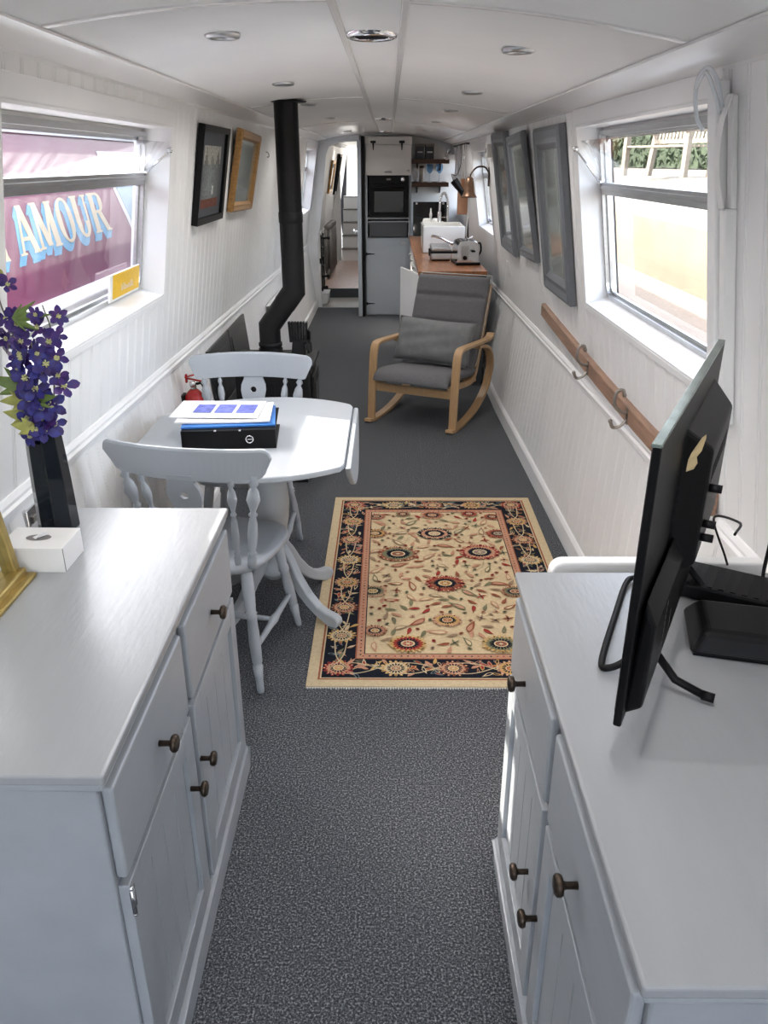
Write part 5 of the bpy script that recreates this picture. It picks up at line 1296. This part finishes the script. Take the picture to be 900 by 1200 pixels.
build('oven_body', MB().box(-.222,.216,KY-.010,KY+.45,1.096,1.536), 'plastic', ov, bevel=.003)
cp = build('control_panel', MB().box(-.222,.216,KY-.026,KY-.010,1.452,1.534), 'plastic', ov, bevel=.003)
build('display', MB().box(-.03,.02,KY-.0275,KY-.026,1.485,1.505), 'mat2', cp)
build('dial', MB().lathe([(.024,0),(.024,.012),(.02,.022),(0,.024)], (.152,KY-.026,1.494), (0,-1,0), 20), 'chrome', cp)
od = build('oven_door', MB().box(-.222,.216,KY-.030,KY-.010,1.098,1.446), 'plastic', ov, bevel=.004)
build('door_window', MB().box(-.165,.160,KY-.0325,KY-.030,1.155,1.37), 'gloss', od)
b = MB(); b.tube([(-.195,KY-.062,1.412),(.19,KY-.062,1.412)], .009, 10)
for x in (-.18,.175): b.tube([(x,KY-.03,1.412),(x,KY-.062,1.412)], .007, 8)
build('door_handle', b, 'plastic', od)
# the door leaf to the passage, standing open edge-on
dp = thing('door_1', None, None, (-.34,9.6,0), kind='structure')
build('door_leaf', MB().box(-.352,-.308,9.47,10.12,.008,1.885), 'kgrey', dp, bevel=.003)
build('door_gap_shade', MB().box(-.306,-.280,9.52,10.12,.0,1.93), 'plastic', dp)  # black strip painting the shade in the gap beside the cupboard
build('door_knob', MB().lathe([(.01,0),(.01,.03),(.024,.035),(.026,.045),(0,.055)], (-.352,9.53,.95), (-1,0,0), 16), 'alu', dp)

# ------------------------------------------------------------------ base unit, worktop, open door
bu = thing('base_unit', 'galley base unit with dark end panel under the wooden worktop, behind the rocking chair', 'kitchen unit', (.52,8,0))
build('carcass', MB().box(.265,.762,6.44,9.58,.0,.862), 'kgrey', bu)
build('end_panel', MB().box(.262,.765,6.42,6.44,.0,.862), 'dark', bu, bevel=.002, label='dark grey end panel')
build('plinth', MB().box(.290,.30,6.45,9.56,.0,.09), 'dark', bu)
for k in range(4):
    y = 7.14+k*.605; dd = build('unit_door', MB().box(.245,.265,y,y+.595,.10,.855), 'kwhite', bu, bevel=.004); build('knob', MB().lathe([(.006,0),(.006,.012),(.015,.018),(.013,.026),(0,.028)], (.245,y+.08,.75), (-1,0,0), 14), 'alu', dd)
# open door swung out into the aisle
P0, P1_ = Vector((.243,6.50,0)), Vector((.098,7.02,0)); dv = (P1_-P0).normalized(); nv = Vector((dv.y,-dv.x,0))*.018
b = MB(); b.hexa([(*(P0).xy,.10),(*(P0+nv).xy,.10),(*(P1_+nv).xy,.10),(*(P1_).xy,.10),(*(P0).xy,.855),(*(P0+nv).xy,.855),(*(P1_+nv).xy,.855),(*(P1_).xy,.855)])
odr = build('unit_door', b, 'white', bu, bevel=.003, label='white door standing open')
q = P0+dv*.45; build('knob', MB().lathe([(.006,0),(.006,.012),(.015,.018),(.013,.026),(0,.028)], (q.x,q.y,.45), (-dv.y,dv.x,0), 14), 'alu', odr)
for z in (.2,.74): q = P0+dv*.02; build('hinge', MB().box(q.x-.012,q.x+.02,q.y-.02,q.y+.02,z,z+.05), 'alu', odr)
wt = build('worktop', MB().box(.228,.762,6.35,9.595,.863,.90), 'worktop', bevel=.004); tag(center(wt), 'warm oiled wooden worktop running along the right side of the galley', 'worktop')
# splashback, sink, tap
sp_ = thing('splashback', 'glossy black glass splashback leaning at the end of the worktop', 'splashback', (.46,9.53,.90))
build('glass_panel', MB().hexa([(.272,9.50,.902),(.66,9.50,.902),(.66,9.512,.902),(.272,9.512,.902),(.272,9.565,1.262),(.66,9.565,1.262),(.66,9.577,1.262),(.272,9.577,1.262)]), 'gloss', sp_, bevel=.004); build('corner_clip', MB().box(.30,.32,9.545,9.565,1.235,1.255).box(.60,.62,9.545,9.565,1.235,1.255), 'alu', sp_)
sk = thing('kitchen_sink', 'cream square ceramic sink raised on the wooden worktop', 'sink', (.51,7.85,.90), 0, world=False)
b = MB(); x0,x1,y0,y1,h,t = -.195,.185,-.17,.40,.235,.02
for q in ((x0,x1,y0,y0+t),(x0,x1,y1-t,y1),(x0,x0+t,y0+t,y1-t),(x1-t,x1,y0+t,y1-t)): b.box(q[0],q[1],q[2],q[3],.0015,h)
b.box(x0+t,x1-t,y0+t,y1-t,.01,.03); build('basin', b, 'porc', sk, bevel=.007, seg=3); build('waste', MB().lathe([(.04,.030),(.042,.034),(0,.035)], (0,.1,0), seg=20), 'chrome', sk)
tp = thing('spring_tap', 'tall chrome spring-neck mixer tap behind the sink', 'tap', (.585,8.42,.90), 0, world=False)
build('tap_body', MB().lathe([(.03,0),(.03,.01),(.018,.016),(.018,.14),(.014,.15),(.014,.2)], seg=18), 'chrome', tp)
P = smoothpath([(0,0,.2),(0,0,.34),(.0,-.02,.44),(-.0,-.085,.495),(0,-.15,.44),(0,-.16,.33)],8); P = [Vector((p.x+p.y*.55,p.y*.55,p.z)) for p in P]
b = MB(); b.tube(P, .009, 10)
for k in range(0,len(P)-1): b.lathe([(.011,0),(.0135,.003),(.011,.006)], P[k], P[min(k+1,len(P)-1)]-P[k] if k+1 < len(P) else (0,0,1), 10, caps=False)
build('spring_neck', b, 'chrome', tp); e_ = P[-1]; build('spray_head', MB().lathe([(.013,0),(.019,-.02),(.019,-.10),(.024,-.12),(0,-.122)], e_, seg=14), 'chrome', tp)
build('lever', MB().tube([(.015,0,.10),(.075,-.01,.14)], .006, 8), 'chrome', tp)
build('support_arm', MB().tube([(0,0,.27),(e_.x,e_.y,.27)], .004, 6), 'chrome', tp)
# washing-up things behind the sink
so_ = thing('soap_bottle', 'clear washing-up bottle with a blue band on the rim behind the sink', 'bottle', (.422,8.54,.90), 0, world=False)
build('bottle_body', MB().lathe([(0,0),(.036,.0),(.038,.02),(.036,.17),(.026,.22),(.012,.255),(.012,.27)], seg=18, caps=False), 'soap', so_); build('bottle_cap', MB().lathe([(.014,.268),(.014,.29),(.008,.31),(.006,.345),(0,.347)], seg=14, caps=False), 'upvc', so_); build('bottle_label', MB().lathe([(.0385,.06),(.0385,.19)], seg=18, caps=False), 'sky', so_)
mg = None
for i, (x, y, z) in enumerate(((.375,8.36,.90),(.468,8.36,.90))):
    lab = ('white mug upturned to the left of the washing-up bottle','white mug upturned to the right of the washing-up bottle')[i]
    if mg is None:
        mg = thing('mug', lab, 'mug', (x,y,z), 0, 'white mugs draining behind the sink', world=False)
        build('mug_stand', MB().box(-.038,.038,-.038,.038,0,.165), 'kwhite', mg, bevel=.004); build('mug_body', MB().lathe([(.046,.166),(.048,.18),(.046,.225),(.036,.258),(.03,.262),(0,.262)], seg=20, caps=False), 'porc', mg); build('mug_handle', MB().tube(smoothpath([(.044,0,.185),(.07,0,.195),(.07,0,.225),(.042,0,.235)],4), .006, 8), 'porc', mg)
    else: dup(mg, lab, location=(x,y,z))
# toaster, sandwich press, kettle
to = thing('toaster', 'chrome two-slot toaster with a black base on the worktop nearest the camera', 'toaster', (.632,6.86,.901), radians(5), world=False)
b = MB(); prof = [(-.088,.018),(.088,.018),(.088,.12),(.084,.155),(.070,.178),(.045,.188),(-.045,.188),(-.070,.178),(-.084,.155),(-.088,.12)]
b.prism(prof, lambda u,v,t: (u,t,v), -.14,.14, smooth=False); build('toaster_shell', b, 'chrome', to, bevel=.006, seg=3)
build('toaster_base', MB().box(-.098,.098,-.15,.15,0,.022), 'plastic', to, bevel=.004)
build('slot', MB().box(-.045,-.018,-.11,.11,.1875,.1895), 'black', to); build('slot', MB().box(.018,.045,-.11,.11,.1875,.1895), 'black', to)
build('front_plate', MB().box(-.062,.0,-.1435,-.1395,.035,.15), 'alu', to, bevel=.004); build('lever', MB().box(.02,.05,-.175,-.139,.105,.118), 'plastic', to, bevel=.003); build('dial', MB().lathe([(.017,0),(.017,.012),(0,.014)], (-.03,-.1435,.06), (0,-1,0), 16), 'plastic', to)
tg = thing('sandwich_press', 'chrome and black sandwich press with its lid handle raised, left of the toaster', 'sandwich press', (.44,7.14,.901), radians(2), world=False)
build('press_base', MB().box(-.085,.085,-.12,.12,.012,.065), 'alu', tg, bevel=.008, seg=3); build('press_feet', MB().box(-.075,.075,-.11,.11,0,.012), 'plastic', tg); build('hot_plate', MB().box(-.092,.092,-.125,.125,.065,.078), 'black', tg)
build('press_lid', MB().obox((0,.0,.10), (.165,.235,.034), rot(radians(4),0,0)), 'alu', tg, bevel=.01, seg=3)
build('lid_handle', MB().tube(smoothpath([(.105,-.05,.13),(.06,-.09,.15),(-.01,-.11,.185),(-.07,-.11,.20),(-.09,-.11,.20)],5), [.011]*21, 10), 'chrome', tg); build('side_latch', MB().box(-.105,-.09,-.09,-.05,.04,.10), 'plastic', tg, bevel=.003)
kt = thing('kettle', 'squat dark kettle half hidden behind the toaster by the wall', 'kettle', (.705,7.12,.901), 0, world=False)
build('kettle_body', MB().lathe([(0,0),(.055,.0),(.058,.02),(.052,.12),(.038,.155),(.01,.165),(0,.166)], seg=22, caps=False), 'plastic', kt); build('kettle_handle', MB().tube(smoothpath([(.045,-.01,.13),(.07,-.03,.14),(.078,-.04,.08),(.056,-.02,.03)],4), .008, 8), 'matt', kt); build('spout', MB().tube([(-.045,0,.10),(-.075,0,.14)], [.014,.008], 10), 'plastic', kt)

# ------------------------------------------------------------------ shelves with glasses and jars
for z, w0, lab in ((1.655,.278,'upper dark wooden shelf to the right of the tall cupboard'),(1.415,.262,'lower dark wooden shelf carrying the wine glasses')):
    t = thing('wall_shelf', lab, 'shelf', (.47,10.02,z)); build('board', MB().box(.255,.672,9.68,10.205,z,z+.045), 'walnut', t, bevel=.003)
    for x in (.33,.60): build('bracket', MB().prism([(10.205,z),(10.205,z-.08),(10.195,z-.08),(10.06,z-.008),(10.06,z)], lambda u,v,tt:(x+tt,u,v), -.008, .008), 'black', t)
ln = None
for i, x in enumerate((.345,.455)):
    lab = ('left one of the two dark storage boxes on the upper shelf','right one of the two dark storage boxes on the upper shelf')[i]
    if ln is None:
        ln = thing('storage_box', lab, 'box', (x,9.84,1.70), 0, 'dark storage boxes on the upper shelf', world=False); build('box_body', MB().box(-.046,.046,-.10,.10,0,.15), 'dark', ln, bevel=.003); build('lid', MB().box(-.049,.049,-.103,.103,.13,.158), 'mat2', ln, bevel=.002); build('box_label', MB().box(-.03,.03,-.1015,-.100,.065,.08), 'card', ln)
    else: dup(ln, lab, location=(x,9.84,1.70))
GW = None
for i, x in enumerate((.462,.572)):
    lab = ('left of the two blue-tinted wine glasses on the lower shelf','right of the two blue-tinted wine glasses on the lower shelf')[i]
    if GW is None:
        GW = thing('wine_glass', lab, 'wine glass', (x,9.80,1.46), 0, 'blue-tinted wine glasses on the lower shelf', world=False)
        build('bowl', MB().lathe([(.004,.09),(.018,.10),(.034,.125),(.040,.155),(.037,.19)], seg=20, caps=False), 'bluegl', GW); build('glass_stem', MB().lathe([(.0035,.004),(.003,.05),(.004,.09)], seg=10), 'soap', GW); build('foot', MB().lathe([(.033,0),(.033,.002),(.006,.006),(0,.006)], seg=20), 'soap', GW)
    else: dup(GW, lab, location=(x,9.80,1.46))
pt = thing('white_plate', 'white oval plate standing on edge at the left end of the lower shelf', 'plate', (.300,9.80,1.46), 0, world=False)
b = MB(); b.lathe([(0,.004),(.06,.0),(.078,.010),(.08,.012),(.06,.006),(0,.008)], (0,0,.081), (0,-1,.15), 28, sx=.42, caps=False); build('plate_face', b, 'porc', pt); build('plate_rest', MB().box(-.025,.025,-.015,.04,0,.008), 'walnut', pt)
jr = None
for i, x in enumerate((.372,)):
    jr = thing('storage_jar', 'tall cream jar beside the white plate on the lower shelf', 'jar', (x,9.86,1.46), 0, world=False); build('jar_body', MB().lathe([(0,0),(.026,0),(.028,.01),(.028,.14),(.024,.15)], seg=18, caps=False), 'jar', jr); build('lid', MB().lathe([(.027,.15),(.027,.17),(0,.174)], seg=18, caps=False), 'walnut', jr)
sl = thing('spotlight', 'small chrome spotlight on the bulkhead above the shelves', 'spotlight', (.655,9.66,1.70), 0, world=False)
build('spot_mount', MB().lathe([(.022,0),(.022,.012),(0,.014)], (0.01,.03,.08), (0,-1,0), 16), 'chrome', sl); build('spot_arm', MB().tube([(.01,.02,.08),(-.01,-.02,.05)], .005, 8), 'chrome', sl); build('spot_head', MB().lathe([(.012,.0),(.020,.02),(.027,.06),(.022,.058),(0,.03)], (-.008,-.02,.055), (-.2,-.6,-.8), 18, caps=False), 'porc', sl)

# ------------------------------------------------------------------ things hanging on the right wall of the galley
bl_ = thing('wall_lamp', 'bell-shaped copper lamp on a dark swan-neck bracket on the right wall', 'wall lamp', (.775,6.56,1.50))
xw = WX(1,1.58,6.56)
build('wall_plate', MB().box(xw-.012,xw,6.535,6.585,1.50,1.635), 'bronze', bl_, bevel=.003)
arm = smoothpath([(xw-.01,6.56,1.60),(xw-.04,6.55,1.635),(xw-.10,6.53,1.635),(xw-.145,6.52,1.59),(xw-.155,6.52,1.535)],6)
build('swan_neck', MB().tube(arm, .0065, 8), 'bronze', bl_); tip = arm[-1]
build('lamp_shade', MB().lathe([(.010,.035),(.018,.030),(.030,.02),(.034,-.02),(.040,-.07),(.052,-.098),(.064,-.112),(.060,-.110),(.046,-.094),(.034,-.06),(.026,.01)], tip, seg=26, caps=False), 'copper', bl_); build('bulb_holder', MB().lathe([(.012,0),(.012,-.04),(.018,-.06),(.012,-.085),(0,-.09)], tip, seg=14, caps=False), 'lampglow', bl_)
cord = center(build('lamp_cord', MB().tube(smoothpath([(tip.x,tip.y,tip.z-.10),(tip.x-.002,tip.y+.01,tip.z-.24),(tip.x-.006,tip.y,tip.z-.40),(.675,6.75,1.12)],6), .004, 6), 'upvc')); tag(cord, 'thin pale cord hanging straight down below the copper lamp', 'cord')
sw_ = thing('shade_box', 'small grey wall box above the galley window, near the far grey mirror', 'box', (WX(1,1.76,6.32),6.32,1.72)); x = WX(1,1.76,6.32); build('casing', MB().box(x-.035,x+.003,6.25,6.37,1.70,1.79), 'kwhite', sw_, bevel=.003); build('switch', MB().box(x-.038,x-.035,6.29,6.33,1.73,1.76), 'mat2', sw_)
rs = thing('hanging_rail', 'thin dark utensil rail along the right wall between the galley windows', 'rail', (WX(1,1.80,8.4),8.4,1.82)); build('rod', MB().tube([(WX(1,1.83,7.8,.035),7.85,1.825),(WX(1,1.83,9.5,.035),9.45,1.825)], .006, 8), 'black', rs)
for y in (7.9,9.4): build('bracket', MB().tube([(WX(1,1.83,y,-.0),y,1.825),(WX(1,1.83,y,.035),y,1.825)], .007, 8), 'black', rs)
ch = thing('chopping_board', 'brown wooden chopping board hanging behind the copper lamp', 'chopping board', (.685,7.95,1.22), radians(8), world=False)
build('board', MB().box(-.048,.048,-.011,.011,0,.235), 'chop', ch, bevel=.004); build('board_handle', MB().box(-.018,.018,-.009,.009,.235,.31), 'chop', ch, bevel=.004); build('string', MB().tube([(0,0,.30),(.004,.0,.45),(.02,0,.59)], .0025, 6), 'jar', ch)
bc = thing('black_scales', 'black hand torch hanging at an angle from a cord, left of the chopping board', 'torch', (.625,7.78,1.42), 0, world=False)
build('torch_body', MB().lathe([(.0,-.085),(.026,-.085),(.028,-.02),(.032,.0),(.036,.055),(.034,.065),(0,.06)], (0,0,.05), (-.62,0,.78), 18, caps=False), 'plastic', bc); build('torch_lens', MB().lathe([(.030,.064),(0,.068)], (0,0,.05), (-.62,0,.78), 18, caps=False), 'gloss', bc); build('hang_cord', MB().tube(smoothpath([(-.04,0,.09),(-.06,.01,.15),(-.02,.0,.14),(.02,.0,.24),(.02,.0,.40)],5), .003, 6), 'matt', bc)
bc.name = 'hand_torch'
wk = thing('balloon_whisk', 'long metal whisk hanging from the utensil rail above the torch', 'whisk', (.691,8.05,1.508), 0, world=False)
build('whisk_handle', MB().lathe([(.006,.20),(.010,.22),(.008,.30),(.005,.315)], seg=12), 'alu', wk); b = MB()
for k in range(5):
    a = k*pi/5; b.tube(smoothpath([(0,0,.21),(.022*cos(a),.022*sin(a),.12),(.026*cos(a),.026*sin(a),.04),(0,0,.0),(-.026*cos(a),-.026*sin(a),.04),(-.022*cos(a),-.022*sin(a),.12),(0,0,.21)],5), .0018, 5)
build('whisk_wires', b, 'alu', wk)
ut = None
for i, (x, y, z, lab) in enumerate(((.679,8.45,1.463,'pale slotted spatula hanging left of the whisk'),(.679,8.85,1.463,'pale slotted spatula hanging nearest the shelves'))):
    if ut is None:
        ut = thing('spatula', lab, 'spatula', (x,y,z), 0, 'spatulas on the utensil rail', world=False); build('blade', MB().box(-.026,.026,-.002,.002,0,.09), 'alu', ut, bevel=.0015); build('spatula_handle', MB().tube([(0,0,.085),(0,.01,.20),(.012,.0,.36)], .005, 8), 'alu', ut)
    else: dup(ut, lab, location=(x,y,z))
kn = thing('cooks_steel', 'dark pointed blade hanging on the wall under the chopping board', 'knife', (.705,7.55,1.02), 0, world=False)
build('blade', MB().hexa([(-.016,-.003,.0),(.016,-.003,.0),(.016,.003,.0),(-.016,.003,.0),(-.002,-.002,.19),(.004,-.002,.19),(.004,.002,.19),(-.002,.002,.19)]), 'black', kn); build('grip', MB().box(-.012,.012,-.008,.008,-.10,.002), 'matt', kn, bevel=.003)
kn.name = 'kitchen_knife'
b = MB(); x = WX(1,.80,7.7); 
fs_ = thing('light_switch', 'small white switch plate on the right wall just above the dado rail', 'switch', (WX(1,.98,5.95),5.95,.93)); build('plate', wbox(1,5.91,5.99,.935,1.02,.0,.010), 'upvc', fs_, bevel=.002); build('rocker', wbox(1,5.94,5.96,.965,.99,.010,.014), 'upvc', fs_)
